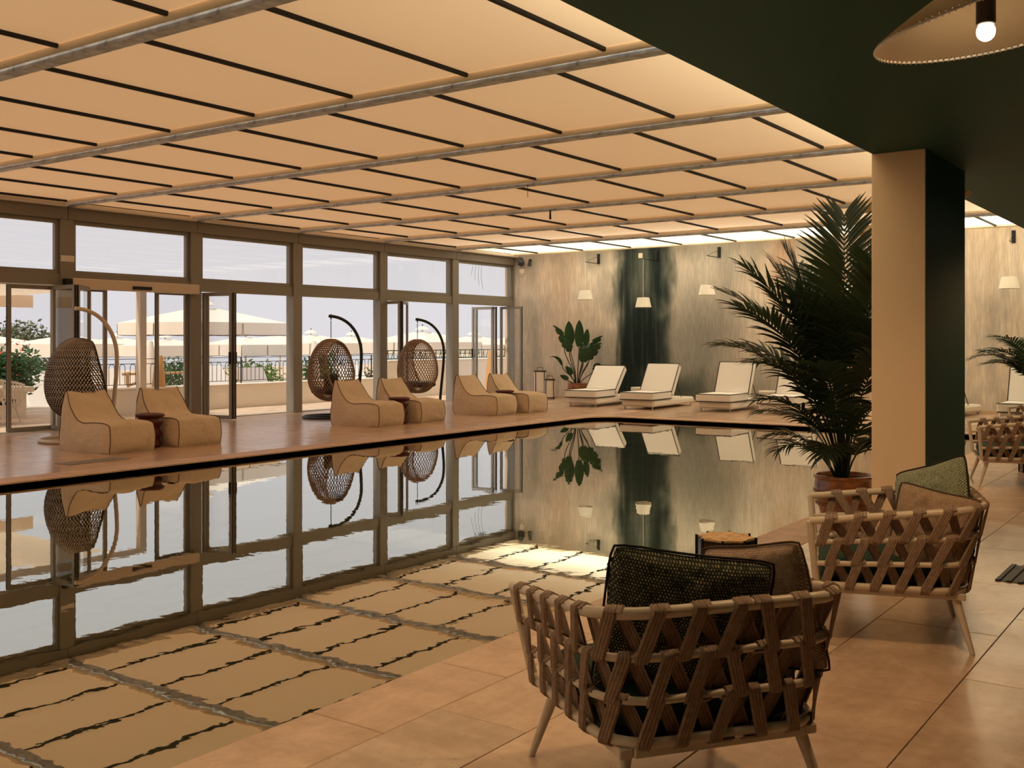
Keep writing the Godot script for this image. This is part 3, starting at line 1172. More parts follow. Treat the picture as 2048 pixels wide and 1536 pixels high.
func lounge_chairs() -> void:
	var a := armchair("cord armchair nearest the camera, seen from behind with tweed pillow")
	a.position = Vector3(-1.49, 0, -2.97)
	a.rotation.y = facing(Vector3(-0.81, 0, -0.585))
	var b := again(a, "cord armchair beside the column with sage and tan pillows", Vector3(-1.44, 0, -5.20), facing(Vector3(-0.945, 0, 0.33)))
	again(a, "pale cord armchair beyond the column, before the white loungers", Vector3(-1.91, 0, -11.23), facing(Vector3(-0.95, 0, 0.31)))
	again(a, "farthest cord armchair, partly hidden behind the pale one", Vector3(-1.98, 0, -13.90), facing(Vector3(-0.93, 0, 0.37)))
	place_pillow("throw_pillow", a, pillow(0.50, 0.46, 0.15, M.pillow_tweed, 71), Vector3(-0.06, 0.555, 0.175), 0.14, -0.28, -0.13, "dark green tweed pillow in the nearest armchair", M.piping_dark)
	place_pillow("throw_pillow", a, pillow(0.38, 0.40, 0.16, M.pillow_tan, 72), Vector3(0.245, 0.575, 0.13), 0.12, -1.15, 0.20, "tan woven pillow beside the tweed one in the nearest armchair", M.piping_tan)
	place_pillow("throw_pillow", b, pillow(0.48, 0.48, 0.15, M.pillow_sage, 73), Vector3(0.04, 0.575, 0.20), 0.18, 0.62, -0.32, "pale sage pillow in the armchair beside the column", M.piping_dark)
	place_pillow("throw_pillow", b, pillow(0.40, 0.40, 0.14, M.pillow_tan, 74), Vector3(-0.20, 0.515, 0.17), 0.16, 1.0, 0.12, "tan pillow propped before the sage one beside the column", M.piping_tan)


func stump(called: String, label: String, at: Vector3, r: float, h: float, sides: int, turn: float) -> void:
	var t := thing(called, label, "side table", at, turn, "black faceted side tables")
	var poly := []
	var inner := []
	for i in sides:
		var a := TAU * i / sides
		poly.append(Vector2(cos(a), sin(a)) * r)
		var am := TAU * (i + 0.5) / sides
		inner.append(Vector2(cos(a), sin(a)) * r * 0.955)
		inner.append(Vector2(cos(am), sin(am)) * r * 0.80)
	var b := MB.new()
	b.prism(poly, 0.0, h)
	for i in sides:      # upright edge beads
		b.tube([Vector3(poly[i].x, 0, poly[i].y), Vector3(poly[i].x, h + 0.012, poly[i].y)], 0.008, 6)
	part(t, "body", b.mesh(M.glaze_black))
	b = MB.new()
	b.prism(inner, h, h + 0.009)
	part(t, "wooden_top", b.mesh(M.wood_slice))


func side_tables() -> void:
	stump("side_table", "tall black faceted side table with a pale wooden top between the armchairs", Vector3(-2.195, 0, -4.97), 0.150, 0.395, 8, 0.3)
	stump("side_table", "low black side table with wide wooden top behind the tweed pillow", Vector3(-2.44, 0, -4.66), 0.235, 0.285, 10, 0.1)
	stump("side_table", "black side table under the pale armchair beyond the column", Vector3(-1.86, 0, -12.35), 0.20, 0.36, 10, 0.2)




# ---------------------------------------------------------------- potted plants
func rope_ring(t: Node, r: float, y: float, count: int) -> void:
	var b := MB.new()
	for i in count:
		var a := TAU * i / count
		var c := Vector3(cos(a) * r, y, sin(a) * r)
		var tan := Vector3(-sin(a), 0, cos(a))
		b.tube([c - tan * 0.010 - Vector3.UP * 0.006, c + tan * 0.010 + Vector3.UP * 0.006], [0.0055, 0.0075], 5)
	part(t, "rope_band", b.mesh(M.pot_glaze))


func pot_body(t: Node, r: float, h: float) -> void:
	var b := MB.new()
	var pr := []
	for q in [[0.0, 0.0], [0.60, 0.0], [0.64, 0.03], [0.78, 0.28], [0.90, 0.50], [0.955, 0.68], [0.955, 0.80], [0.93, 0.90], [0.935, 0.93], [0.99, 0.945], [1.0, 0.968], [0.985, 0.992], [0.94, 1.0], [0.90, 0.985], [0.88, 0.93], [0.87, 0.86]]:
		pr.append(Vector2(q[0] * r, q[1] * h))
	b.lathe(pr, 40)
	part(t, "pot", b.mesh(M.pot_glaze))
	b = MB.new()
	b.lathe([Vector2(r * 0.885, h * 0.90), Vector2(0.001, h * 0.92)], 24)
	part(t, "soil", b.mesh(M.soil))
	rope_ring(t, r * 0.965, h * 0.70, 64)
	rope_ring(t, r * 0.90, h * 0.475, 60)


# one feather frond: stalk curve and leaflets on both sides
func frond(base: Vector3, dir: Vector3, long: float, rise: float, droop: float, leaf: float, pairs: int, stalk: float, seed_: int, hang := 0.35) -> MB:
	var r := RandomNumberGenerator.new()
	r.seed = seed_
	var flat := Vector3(dir.x, 0, dir.z).normalized()
	var pts := []
	var k := 16
	var p := base
	var ang := rise
	for i in k + 1:
		pts.append(p)
		p += (flat * cos(ang) + Vector3.UP * sin(ang)) * long / k
		p.x = minf(p.x, leaf_limit - 0.03)
		ang -= droop / k * (0.4 + 1.2 * i / k)
	var b := MB.new()
	var rad := []
	for i in k + 1:
		rad.append(lerpf(0.008, 0.002, float(i) / k))
	b.tube(pts, rad, 5, false)
	for q in pairs:
		var t := stalk + (1.0 - stalk) * (q + 0.5) / pairs
		var f := t * k
		var i := mini(int(f), k - 1)
		var at: Vector3 = pts[i].lerp(pts[i + 1], f - i)
		var tan: Vector3 = (pts[i + 1] - pts[i]).normalized()
		var side := tan.cross(Vector3.UP).normalized()
		var up := side.cross(tan).normalized()
		var share := (t - stalk) / (1.0 - stalk)
		var l := leaf * (0.55 + 0.45 * sin(PI * clampf(share * 0.9 + 0.12, 0, 1))) * r.randf_range(0.88, 1.08)
		for s in [-1.0, 1.0]:
			var out: Vector3 = (side * s * lerpf(1.0, 0.55, share) + tan * lerpf(0.45, 0.95, share) + up * r.randf_range(0.02, 0.28)).normalized()
			var wide := 0.0155 * lerpf(1.0, 0.75, share) * clampf(leaf / 0.3, 0.6, 1.2)
			var wdir: Vector3 = out.cross(up).normalized()
			if at.x + out.x * l > leaf_limit:
				continue
			var prev := at
			var row_a := PackedVector3Array()
			var row_b := PackedVector3Array()
			var row_m := PackedVector3Array()
			var d := out
			var segs := 5
			for j in segs + 1:
				var w: float = wide * [0.35, 0.95, 1.0, 0.85, 0.5, 0.05][j]
				row_a.append(prev + wdir * w)
				row_m.append(prev + up * -w * 0.35)
				row_b.append(prev - wdir * w)
				prev += d * l / segs
				d = (d + Vector3.DOWN * hang * r.randf_range(0.6, 1.3) * (j + 1) / segs).normalized()
			for j in segs + 1:
				row_a[j].x = minf(row_a[j].x, leaf_limit)
				row_m[j].x = minf(row_m[j].x, leaf_limit)
				row_b[j].x = minf(row_b[j].x, leaf_limit)
			b.grid([row_a, row_m, row_b])
	return b


var leaf_limit := 100.0


func palm(label: String, at: Vector3, pot_r: float, pot_h: float, fronds: Array, seed0: int) -> void:
	var t := thing("potted_palm", label, "potted palm", at, 0, "potted palms")
	pot_body(t, pot_r, pot_h)
	var s := seed0
	for f in fronds:
		# [base offset x, base offset z, start height, screen-right share, away share, length, rise deg, droop deg, leaflet, pairs, stalk share]
		var dir: Vector3 = RIGHTWARD * f[3] + FORWARD * f[4]
		var base := Vector3(f[0], pot_h * 0.9, f[1])
		var b := frond(base, dir, f[5], deg_to_rad(f[6]), deg_to_rad(f[7]), f[8], f[9], f[10], s, f[11] if f.size() > 11 else 0.35)
		part(t, "frond", b.mesh(M.palm_leaf))
		s += 1


func potted_plants() -> void:
	var fr := [
		# right / away, length, rise, droop, leaflet, pairs, stalk
		[0, 0, 0, 0.1, 0.3, 2.05, 88, 18, 0.46, 22, 0.58, 0.1],
		[0.02, 0.01, 0, 0.55, -0.15, 1.95, 86, 16, 0.44, 22, 0.55, 0.12],
		[-0.02, 0, 0, -0.75, 0.25, 1.782, 86, 25.8, 0.378, 24, 0.56, 0.18],
		[-0.02, 0.02, 0, -1, -0.1, 1.8, 84, 53.32, 0.361, 26, 0.52, 0.22],
		[-0.03, 0, 0, -1, 0.35, 1.755, 82, 67.08, 0.344, 26, 0.5, 0.22],
		[-0.03, 0.01, 0, -1, -0.4, 1.674, 80, 72.24, 0.344, 26, 0.5, 0.26],
		[0, 0.02, 0, -0.3, -1, 1.8, 84, 50, 0.42, 24, 0.52, 0.22],
		[0, -0.02, 0, -0.2, 1, 1.85, 84, 55, 0.42, 24, 0.52, 0.22],
		[0.02, 0, 0, 0.15, -0.6, 1.72, 87, 45, 0.42, 24, 0.5, 0.25],
		[-0.04, 0, 0, -1, 0.05, 1.458, 78, 84.28, 0.327, 26, 0.46, 0.3],
		[-0.03, 0.02, 0, -0.9, -0.5, 1.332, 78, 89.44, 0.31, 24, 0.46, 0.34],
		[-0.03, -0.02, 0, -0.8, 0.6, 1.368, 80, 79.12, 0.327, 24, 0.46, 0.3],
		[0.02, 0.01, 0, 0.3, 0.6, 1.55, 86, 60, 0.4, 24, 0.46, 0.28],
		[0.03, 0.01, 0, 0.45, -0.9, 1.4, 85, 70, 0.36, 24, 0.46, 0.3],
		[0, 0.03, 0, -0.55, -0.85, 1.17, 80, 75.68, 0.31, 24, 0.42, 0.32],
		[-0.04, 0.02, 0, -1, -0.25, 0.99, 76, 96.32, 0.292, 24, 0.4, 0.36],
		[-0.04, -0.01, 0, -1, 0.45, 0.864, 74, 101.48, 0.275, 22, 0.38, 0.36],
		[0.03, 0.02, 0, 0.2, -1, 0.95, 78, 100, 0.32, 22, 0.36, 0.34],
		[0.02, -0.02, 0, 0.1, 1, 1, 78, 95, 0.32, 22, 0.36, 0.34],
		[-0.05, 0.03, 0, -0.95, -0.3, 0.612, 62, 103.2, 0.258, 20, 0.34, 0.4],
		[-0.05, 0, 0, -1, 0.2, 0.648, 66, 96.32, 0.258, 20, 0.34, 0.4],
		[-0.02, 0.05, 0, -0.5, -0.9, 0.66, 64, 118, 0.28, 20, 0.34, 0.4],
		[0.03, 0.03, 0, 0.4, -0.8, 0.62, 72, 105, 0.26, 20, 0.34, 0.36],
		[0.01, 0, 0, 0.35, 0.2, 1.75, 88, 30, 0.42, 24, 0.5, 0.18],
		[-0.01, 0.01, 0, -0.45, 0.15, 1.7, 87, 40, 0.42, 26, 0.46, 0.22],
		[0, -0.01, 0, -0.65, -0.45, 1.53, 85, 47.3, 0.361, 26, 0.48, 0.24],
	]
	leaf_limit = 0.355      # the column stands beside it
	palm("tall potted palm in a brown glazed pot beside the column", Vector3(-2.50, 0, -7.80), 0.222, 0.405, fr, 300)
	leaf_limit = 100.0
	var fr2 := []
	for i in 20:
		var a := TAU * i / 20.0 * 2.6
		fr2.append([0.02 * cos(a), 0.02 * sin(a), 0, cos(a), sin(a), 1.0 + 0.55 * ((i * 7) % 5) / 4.0, 82 - 2 * (i % 4), 75 + 9 * (i % 5), 0.34, 20, 0.46, 0.34])
	palm("distant potted palm before the white loungers near the lounge edge", Vector3(-2.62, 0, -17.6), 0.26, 0.44, fr2, 400)
	strelitzia()


func paddle(stem: Array, long: float, wide: float, face: Vector3, curl: float, torn: bool, seed_: int) -> MB:
	# leaf blade continuing from the end of its stalk
	var r := RandomNumberGenerator.new()
	r.seed = seed_
	var a: Vector3 = stem[stem.size() - 2]
	var at: Vector3 = stem[stem.size() - 1]
	var d := (at - a).normalized()
	var side := d.cross(face).normalized()
	var b := MB.new()
	var k := 12
	var mid := [at]
	var dirs := [d]
	for i in k:
		d = (d + Vector3.DOWN * curl / k).normalized()
		at += d * long / k
		mid.append(at)
		dirs.append(d)
	for s in [-1.0, 1.0]:
		var rows := []
		for i in k + 1:
			var t := float(i) / k
			var w := wide * 0.5 * pow(sin(PI * clampf(t * 0.93 + 0.06, 0, 1)), 0.6) * (1.0 - 0.15 * t)
			if torn and i % 4 == 2:
				w *= r.randf_range(0.45, 0.9)
			var nrm: Vector3 = side.cross(dirs[i]).normalized()
			var row := PackedVector3Array()
			for j in 4:
				var u := j / 3.0
				row.append(mid[i] + side * s * w * u + nrm * (0.35 * w * u * u) + Vector3.DOWN * (0.10 * w * u * u))
			rows.append(row)
		b.grid(rows, false, s)
	return b


func strelitzia() -> void:
	var t := thing("potted_strelitzia", "broad-leaved potted plant beside the two paper lanterns", "potted plant", Vector3(-13.02, 0, -20.95))
	pot_body(t, 0.24, 0.42)
	# [right share, up end, away, stalk height, length, width, curl, torn]
	var leaves := [
		[0.04, 1.28, 0.00, 0.62, 0.24, 0.15, false],
		[-0.16, 1.32, 0.10, 0.56, 0.26, 0.30, false],
		[0.20, 1.30, 0.10, 0.40, 0.17, 1.1, false],
		[-0.30, 1.26, 0.05, 0.62, 0.20, 2.3, true],
		[0.34, 1.18, -0.10, 0.46, 0.24, 2.3, true],
		[-0.20, 1.16, -0.25, 0.46, 0.24, 2.6, true],
		[0.26, 0.98, -0.20, 0.56, 0.34, 2.3, true],
		[0.12, 0.92, -0.30, 0.50, 0.30, 2.2, false],
		[-0.36, 0.84, 0.00, 0.44, 0.10, 2.6, false],
		[0.40, 0.72, 0.25, 0.42, 0.18, 2.6, true],
		[-0.16, 0.62, -0.20, 0.30, 0.16, 1.6, false],
		[0.16, 1.02, 0.30, 0.46, 0.26, 2.2, false],
		[-0.24, 0.50, -0.15, 0.24, 0.15, 1.2, false],
	]
	var s := 500
	for l in leaves:
		var end: Vector3 = RIGHTWARD * l[0] + FORWARD * l[2] + Vector3.UP * l[1]
		var foot: Vector3 = RIGHTWARD * l[0] * 0.15 + FORWARD * l[2] * 0.15 + Vector3.UP * 0.36
		var path := bezier(foot, foot + Vector3.UP * (l[1] - 0.36) * 0.5, end - Vector3.UP * (l[1] - 0.36) * 0.35, end, 8)
		var lf := part(t, "leaf", paddle(path, l[3], l[4], -FORWARD + RIGHTWARD * l[0], l[5], l[6], s).mesh(M.strelitzia_leaf))
		part(lf, "stalk", tubemesh(path, 0.011, 6, M.strelitzia_stem))
		s += 1




# ---------------------------------------------------------------- poolside furniture
# bean bag seat: its own +x points to the foot end; half width along z
func bean_profile() -> Array:
	# side outline, from the rear foot round over the back to the front foot
	var key := [Vector2(-0.50, 0.0), Vector2(-0.535, 0.12), Vector2(-0.52, 0.36), Vector2(-0.505, 0.58), Vector2(-0.49, 0.735), Vector2(-0.445, 0.745), Vector2(-0.38, 0.64), Vector2(-0.28, 0.50), Vector2(-0.17, 0.40), Vector2(-0.03, 0.365), Vector2(0.15, 0.375), Vector2(0.34, 0.375), Vector2(0.46, 0.355), Vector2(0.495, 0.32), Vector2(0.52, 0.18), Vector2(0.505, 0.05), Vector2(0.49, 0.0)]
	var out := []
	for i in key.size() - 1:
		var p0: Vector2 = key[maxi(i - 1, 0)]
		var p3: Vector2 = key[mini(i + 2, key.size() - 1)]
		for s in 3:
			out.append(key[i].cubic_interpolate(key[i + 1], p0, p3, s / 3.0))
	out.append(key[key.size() - 1])
	return out


func bean_bag(label: String, seed_: int) -> Node3D:
	var t := thing("bean_bag", label, "bean bag", Vector3.ZERO, 0, "tan bean bags beside the pool")
	var pr := bean_profile()
	var hw := 0.315
	var f := noise(seed_, 1.6, 3)
	var nw := 14
	var rows := []
	var edge := [[], []]
	for i in pr.size():
		var row := PackedVector3Array()
		var p: Vector2 = pr[i]
		var a: Vector2 = pr[maxi(i - 1, 0)]
		var b: Vector2 = pr[mini(i + 1, pr.size() - 1)]
		var nrm := Vector2(-(b - a).y, (b - a).x).normalized()
		var ear := smoothstep(0.55, 0.75, p.y)
		for k in nw + 1:
			var w := k / float(nw) * 2.0 - 1.0
			var puff := 0.03 * (1.0 - w * w) * smoothstep(0.0, 0.08, p.y)
			puff -= ear * 0.055 * (1.0 - w * w)
			var wr := f.get_noise_3d(p.x * 2.2 + 3.0, p.y * 2.2, w * 0.7) * 0.028 * smoothstep(0.0, 0.1, p.y) * (1.0 - pow(absf(w), 6.0))
			var q := p + nrm * (puff + wr)
			var wide := hw * (1.0 + 0.05 * smoothstep(0.5, 0.15, p.y) - 0.10 * ear)
			row.append(Vector3(q.x, maxf(q.y, 0.0), w * wide))
		rows.append(row)
		edge[0].append(row[0])
		edge[1].append(row[nw])
	var m := MB.new()
	m.grid(rows)
	var inside := Vector3(0, 0.2, 0)
	for i in m.v.size():
		var c := inside
		if m.v[i].y > 0.4:
			c = Vector3(-0.47, m.v[i].y - 0.12, m.v[i].z)
		if m.n[i].dot(m.v[i] - c) < 0:
			m.n[i] = -m.n[i]
	m.rewind(0)
	part(t, "seat_panel", m.mesh(M.bean_cloth))
	for s in [0, 1]:
		# side panel: from the outline down to the floor, bulging
		var e: Array = edge[s]
		var sgn := -1.0 if s == 0 else 1.0
		var n := e.size()
		var peak := 0
		for i in n:
			if e[i].y > e[peak].y:
				peak = i
		var side_rows := []
		for j in 9:
			var u := j / 8.0
			var row := PackedVector3Array()
			for i in n:
				var p: Vector3 = e[i]
				var s_i := 0.16 * i / float(peak) if i <= peak else 0.16 + 0.84 * (i - peak) / float(n - 1 - peak)
				var q: Vector3 = e[0].lerp(e[n - 1], s_i).lerp(p, u)
				q.z += sgn * (0.045 * sin(u * PI) + 0.02 * (1.0 - u)) * smoothstep(0.0, 0.25, s_i + 0.06) * smoothstep(1.0, 0.75, s_i - 0.04) * (1.0 + 0.5 * f.get_noise_3d(q.x * 2.0, q.y * 2.0, 9.0 * sgn))
				row.append(q)
			side_rows.append(row)
		var b := MB.new()
		b.grid(side_rows)
		for i in b.v.size():
			if b.n[i].z * sgn < 0:
				b.n[i] = -b.n[i]
		b.rewind(0)
		part(t, "side_panel", b.mesh(M.bean_cloth))
		var pipe := []
		for p in e:
			pipe.append(p + Vector3(0, 0.002, sgn * 0.003))
		part(t, "seam", tubemesh(pipe, 0.0055, 5, M.piping_tan))
	return t


func bean_bags() -> void:
	# foot ends point into the room (+x)
	var spots := [
		[-12.06, -7.93, 0.04, "tan bean bag nearest the camera before the white hanging chair"],
		[-12.07, -9.02, -0.05, "tan bean bag on the far side of the red stool by the white hanging chair"],
		[-12.13, -12.86, 0.06, "tan bean bag before the rattan hanging chair with a dark cushion"],
		[-12.16, -13.98, 0.03, "tan bean bag before the farthest rattan hanging chair, behind a dark stool"],
		[-12.08, -16.08, 0.02, "tan bean bag of the far pair with a red bowl-top stool between"],
		[-12.05, -17.10, 0.0, "tan bean bag nearest the paper lanterns"],
	]
	var k := 0
	for s in spots:
		var b := bean_bag(s[3], 80 + k)
		b.position = Vector3(s[0], 0, s[1])
		b.rotation.y = s[2]
		k += 1


func stools() -> void:
	var spots := [[-11.93, -8.47, "wavy dark red clay stool between the nearest two bean bags"], [-11.93, -13.42, "wavy dark red clay stool between the middle two bean bags"], [-11.98, -16.58, "wavy dark red clay stool between the farthest two bean bags"]]
	for s in spots:
		var b := MB.new()
		var pr := [Vector2(0.001, 0.0), Vector2(0.13, 0.0), Vector2(0.15, 0.02)]
		for i in 25:
			var y := 0.03 + 0.36 * i / 24.0
			pr.append(Vector2(0.138 + 0.016 * sin(y * 44.0) + 0.03 * smoothstep(0.26, 0.40, y), y))
		pr += [Vector2(0.183, 0.405), Vector2(0.188, 0.425), Vector2(0.182, 0.44), Vector2(0.165, 0.443), Vector2(0.155, 0.432), Vector2(0.001, 0.430)]
		b.lathe(pr, 28)
		single("clay_stool", b.mesh(M.red_clay), s[2], "stool", Vector3(s[0], 0, s[1]), 0, "dark red clay stools")


# hanging egg chair: the opening looks along its own -z; the arm reaches along `reach`
func egg_point(a: float, th: float) -> Vector3:
	# th 0 top .. PI bottom, a round the upright axis
	var y := cos(th)
	var r := pow(sin(th), 0.85) * (0.42 + 0.055 * -y)
	return Vector3(sin(a) * r * 0.98, 0.88 + y * 0.565, -cos(a) * r * 1.02)


func egg_open(a: float, th: float) -> bool:
	# the mouth: an upright oval on the -z side
	var p := egg_point(a, th)
	if p.z > -0.02:
		return false
	var dx := p.x / 0.33
	var dy := (p.y - 0.92) / 0.47
	return dx * dx + dy * dy < 1.0


func woven_shell(style: int) -> Array:
	var first := MB.new()
	var second := MB.new()
	var k := 0
	if style == 0:       # open cane: two families of slanting strands
		for i in 44:
			strand(first, TAU * i / 44.0, 1.15, 0.0085, 40)
			strand(first, TAU * i / 44.0, -1.15, 0.0085, 40)
	else:                # tight two-tone weave
		for i in 60:
			strand(first, TAU * i / 60.0, 1.3, 0.0082, 44)
			strand(second, TAU * (i + 0.5) / 60.0, -1.3, 0.0092, 44)
		for j in range(1, 40):
			ring_strand(first if j % 2 == 0 else second, PI * j / 40.0, 0.0045)
	return [first, second]


func strand(b: MB, a0: float, twist: float, r: float, steps: int) -> void:
	var run := []
	for i in steps + 1:
		var th := 0.10 + (PI - 0.16) * i / steps
		var a := a0 + twist * (float(i) / steps - 0.5) * 2.0
		if egg_open(a, th):
			if run.size() > 1:
				b.tube(run, r, 4, false)
			run = []
		else:
			run.append(egg_point(a, th) * Vector3(1, 1, 1))
	if run.size() > 1:
		b.tube(run, r, 4, false)


func ring_strand(b: MB, th: float, r: float) -> void:
	var run := []
	for i in 65:
		var a := TAU * i / 64.0
		if egg_open(a, th):
			if run.size() > 1:
				b.tube(run, r, 4, false)
			run = []
		else:
			run.append(egg_point(a, th))
	if run.size() > 1:
		b.tube(run, r, 4, false)


func hanging_chair(label: String, style: int, at: Vector3, mouth: Vector3, reach: Vector3, cushion: bool) -> void:
	var t := thing("hanging_chair", label, "hanging chair", at, 0, "hanging egg chairs by the windows")
	var turn := facing(mouth)
	var metal: Material = M.stand_cream if style == 1 else M.stand_green
	# stand
	var ring := []
	for i in 40:
		var a := TAU * i / 40.0
		ring.append(Vector3(cos(a) * 0.50, 0.028, sin(a) * 0.50))
	var b := MB.new()
	b.tube(ring, 0.026, 8, false, true)
	part(t, "base_ring", b.mesh(metal))
	part(t, "base_bar", tubemesh([-reach * 0.50 + Vector3.UP * 0.028, reach * 0.50 + Vector3.UP * 0.028], 0.022, 8, metal))
	var pole := bezier(reach * 0.47 + Vector3.UP * 0.03, reach * 0.50 + Vector3.UP * 0.6, reach * 0.60 + Vector3.UP * 1.1, reach * 0.535 + Vector3.UP * 1.36, 14)
	var arc := bezier(reach * 0.535 + Vector3.UP * 1.36, reach * 0.45 + Vector3.UP * 1.70, reach * 0.22 + Vector3.UP * 1.86, reach * -0.04 + Vector3.UP * 1.865, 14)
	arc.remove_at(0)
	part(t, "pole", tubemesh(pole + arc, 0.029, 10, metal))
	part(t, "hook", tubemesh([Vector3(0, 1.90, 0), Vector3(0, 1.80, 0)], 0.012, 6, M.chain))
	var links := MB.new()
	var y := 1.79
	var flip := false
	while y > 1.45:
		var l := []
		for i in 8:
			var a := TAU * i / 8.0
			var d := Vector3(cos(a) * 0.010, sin(a) * 0.022, 0)
			if flip:
				d = Vector3(0, d.y, d.x)
			l.append(Vector3(0, y - 0.02, 0) + d)
		links.tube(l, 0.0045, 4, false, true)
		y -= 0.034
		flip = not flip
	part(t, "chain", links.mesh(M.chain))
	var sh: Array = woven_shell(style)
	var shell := Node3D.new()
	shell.name = "shell"
	t.add_child(shell)
	shell.rotation.y = turn
	var w1 := part(shell, "weave", sh[0].mesh(M.rattan if style == 0 else M.wicker_light))
	w1.set_meta("kind", "stuff")
	if style == 1:
		var w2 := part(shell, "weave", sh[1].mesh(M.wicker_dark))
		w2.set_meta("kind", "stuff")
	# rim of the mouth
	var rim := []
	for i in 48:
		var a := TAU * i / 48.0
		var x := cos(a) * 0.335
		var yy := 0.92 + sin(a) * 0.48
		# bring it onto the shell
		var th := acos(clampf((yy - 0.88) / 0.565, -0.995, 0.995))
		var r := pow(sin(th), 0.85) * (0.42 - 0.055 * cos(th))
		var sx := clampf(x / maxf(r * 0.98, 0.001), -1, 1)
		rim.append(Vector3(x if absf(sx) < 1.0 else r * 0.98 * signf(x), yy, -sqrt(maxf(1.0 - sx * sx, 0.0)) * r * 1.02))
	b = MB.new()
	b.tube(rim, 0.017, 7, false, true)
	part(shell, "rim", b.mesh(M.rattan if style == 0 else M.wicker_dark))
	part(shell, "seat_cushion", puffy(Vector3(0.30, 0.06, 0.28), 0.4, M.lamp_brown), Vector3(0, 0.50, -0.02))
	if cushion:
		var c := thing("seat_pillow", "dark brown pillow inside the rattan hanging chair", "pillow", at + Vector3(0, 0.66, 0), turn + 0.2)
		part(c, "cover", pillow(0.40, 0.30, 0.14, M.lamp_brown, 91))


func hanging_chairs() -> void:
	hanging_chair("hanging egg chair of two-tone wicker on a cream stand", 1, Vector3(-13.47, 0, -8.39), RIGHTWARD * 0.8 + FORWARD * 0.6, (RIGHTWARD * 0.72 + FORWARD * 0.69).normalized(), false)
	hanging_chair("rattan hanging egg chair with its mouth turned to the room, dark stand", 0, Vector3(-13.75, 0, -13.60), RIGHTWARD * 0.80 - FORWARD * 0.60, RIGHTWARD, true)
	hanging_chair("farthest rattan hanging egg chair on a dark stand, seen from its back", 0, Vector3(-14.35, 0, -16.72), FORWARD * 0.8 + RIGHTWARD * 0.6, RIGHTWARD, false)


# ---------------------------------------------------------------- sun loungers: foot end towards +z
func slab_with_piping(parent: Node, called: String, h: Vector3, at: Vector3, tilt: float, m: Material) -> void:
	var b := MB.new()
	b.box(-h, h, 0.022)
	var o := part(parent, called, b.mesh(m), at)
	o.rotation.x = tilt
	var p := MB.new()
	for y in [h.y - 0.004, -h.y + 0.004]:
		var ring := [Vector3(-h.x + 0.004, y, -h.z + 0.004), Vector3(h.x - 0.004, y, -h.z + 0.004), Vector3(h.x - 0.004, y, h.z - 0.004), Vector3(-h.x + 0.004, y, h.z - 0.004)]
		for k in 4:
			p.tube([ring[k], ring[(k + 1) % 4]], 0.0075, 5)
		if called == "back_cushion":
			break
	part(o, "piping", p.mesh(M.piping_dark))


func lounger(label: String, tilt: float) -> Node3D:
	var t := thing("sun_lounger", label, "sun lounger", Vector3.ZERO, 0, "cream sun loungers before the painted wall")
	# base with rounded nose
	var rows := []
	var pr := []
	for i in 13:
		var a := -PI / 2 + PI * i / 12.0
		pr.append(Vector2(cos(a) * 0.045, 0.125 + sin(a) * 0.068))
	var b := MB.new()
	b.box(Vector3(-0.37, 0.057, -1.03), Vector3(0.37, 0.193, 1.03), 0.035)
	part(t, "base", b.mesh(M.lounger_base))
	for sx in [-0.31, 0.31]:
		for sz in [-0.95, 0.98]:
			part(t, "foot", tubemesh([Vector3(sx, 0, sz), Vector3(sx, 0.06, sz)], 0.017, 8, M.steel))
	slab_with_piping(t, "seat_cushion", Vector3(0.375, 0.078, 0.47), Vector3(0, 0.275, 0.64), 0.0, M.lounger_cushion)
	# back: hinged at z 0.17
	var long := 0.37
	var up := tilt
	var thick := 0.075
	var hinge := Vector3(0, 0.275, 0.13)
	var dir := Vector3(0, sin(up), -cos(up))
	var nrm := Vector3(0, cos(up), sin(up))
	slab_with_piping(t, "back_cushion", Vector3(0.375, thick, long), hinge + dir * long + nrm * 0.0, up, M.lounger_cushion)
	for sx in [-0.30, 0.30]:
		part(t, "prop", tubemesh([hinge + dir * 0.45 - nrm * 0.08 + Vector3(sx, 0, 0), Vector3(sx, 0.19, hinge.z - 0.62)], 0.009, 6, M.black_metal))
	return t


func loungers() -> void:
	var a := lounger("cream sun lounger beside the broad-leaved plant, back lying lowest", deg_to_rad(47))
	a.position = Vector3(-11.80, 0, -20.10)
	a.rotation.y = 0.06
	var b := lounger("cream sun lounger before the dark green stain", deg_to_rad(56))
	b.position = Vector3(-10.36, 0, -19.98)
	b.rotation.y = 0.04
	var c := lounger("cream sun lounger left of the second bowl table, back raised high", deg_to_rad(66))
	c.position = Vector3(-8.75, 0, -20.24)
	c.rotation.y = 0.02
	again(c, "cream sun lounger half hidden behind the tall palm", Vector3(-7.42, 0, -20.22), -0.02)
	again(c, "cream sun lounger mostly hidden behind the column", Vector3(-4.75, 0, -20.60), -0.14)
	again(c, "cream sun lounger behind the distant palm", Vector3(-3.17, 0, -20.26), 0.0)
	for s in [[-11.02, -20.35, "white bowl-top side table between the loungers by the dark stain"], [-8.06, -20.35, "white bowl-top side table before the tall palm's leaves"]]:
		var t := thing("bowl_table", s[2], "side table", Vector3(s[0], 0, s[1]), 0, "white bowl tables")
		var m := MB.new()
		m.lathe([Vector2(0.001, 0.0), Vector2(0.13, 0.0), Vector2(0.14, 0.01), Vector2(0.09, 0.03), Vector2(0.08, 0.20), Vector2(0.001, 0.20)], 24)
		part(t, "foot", m.mesh(M.white_ceramic))
		m = MB.new()
		m.lathe([Vector2(0.001, 0.19), Vector2(0.12, 0.20), Vector2(0.17, 0.235), Vector2(0.195, 0.29), Vector2(0.203, 0.35), Vector2(0.204, 0.385), Vector2(0.195, 0.392), Vector2(0.188, 0.38), Vector2(0.001, 0.375)], 32)
		part(t, "bowl", m.mesh(M.white_ceramic))


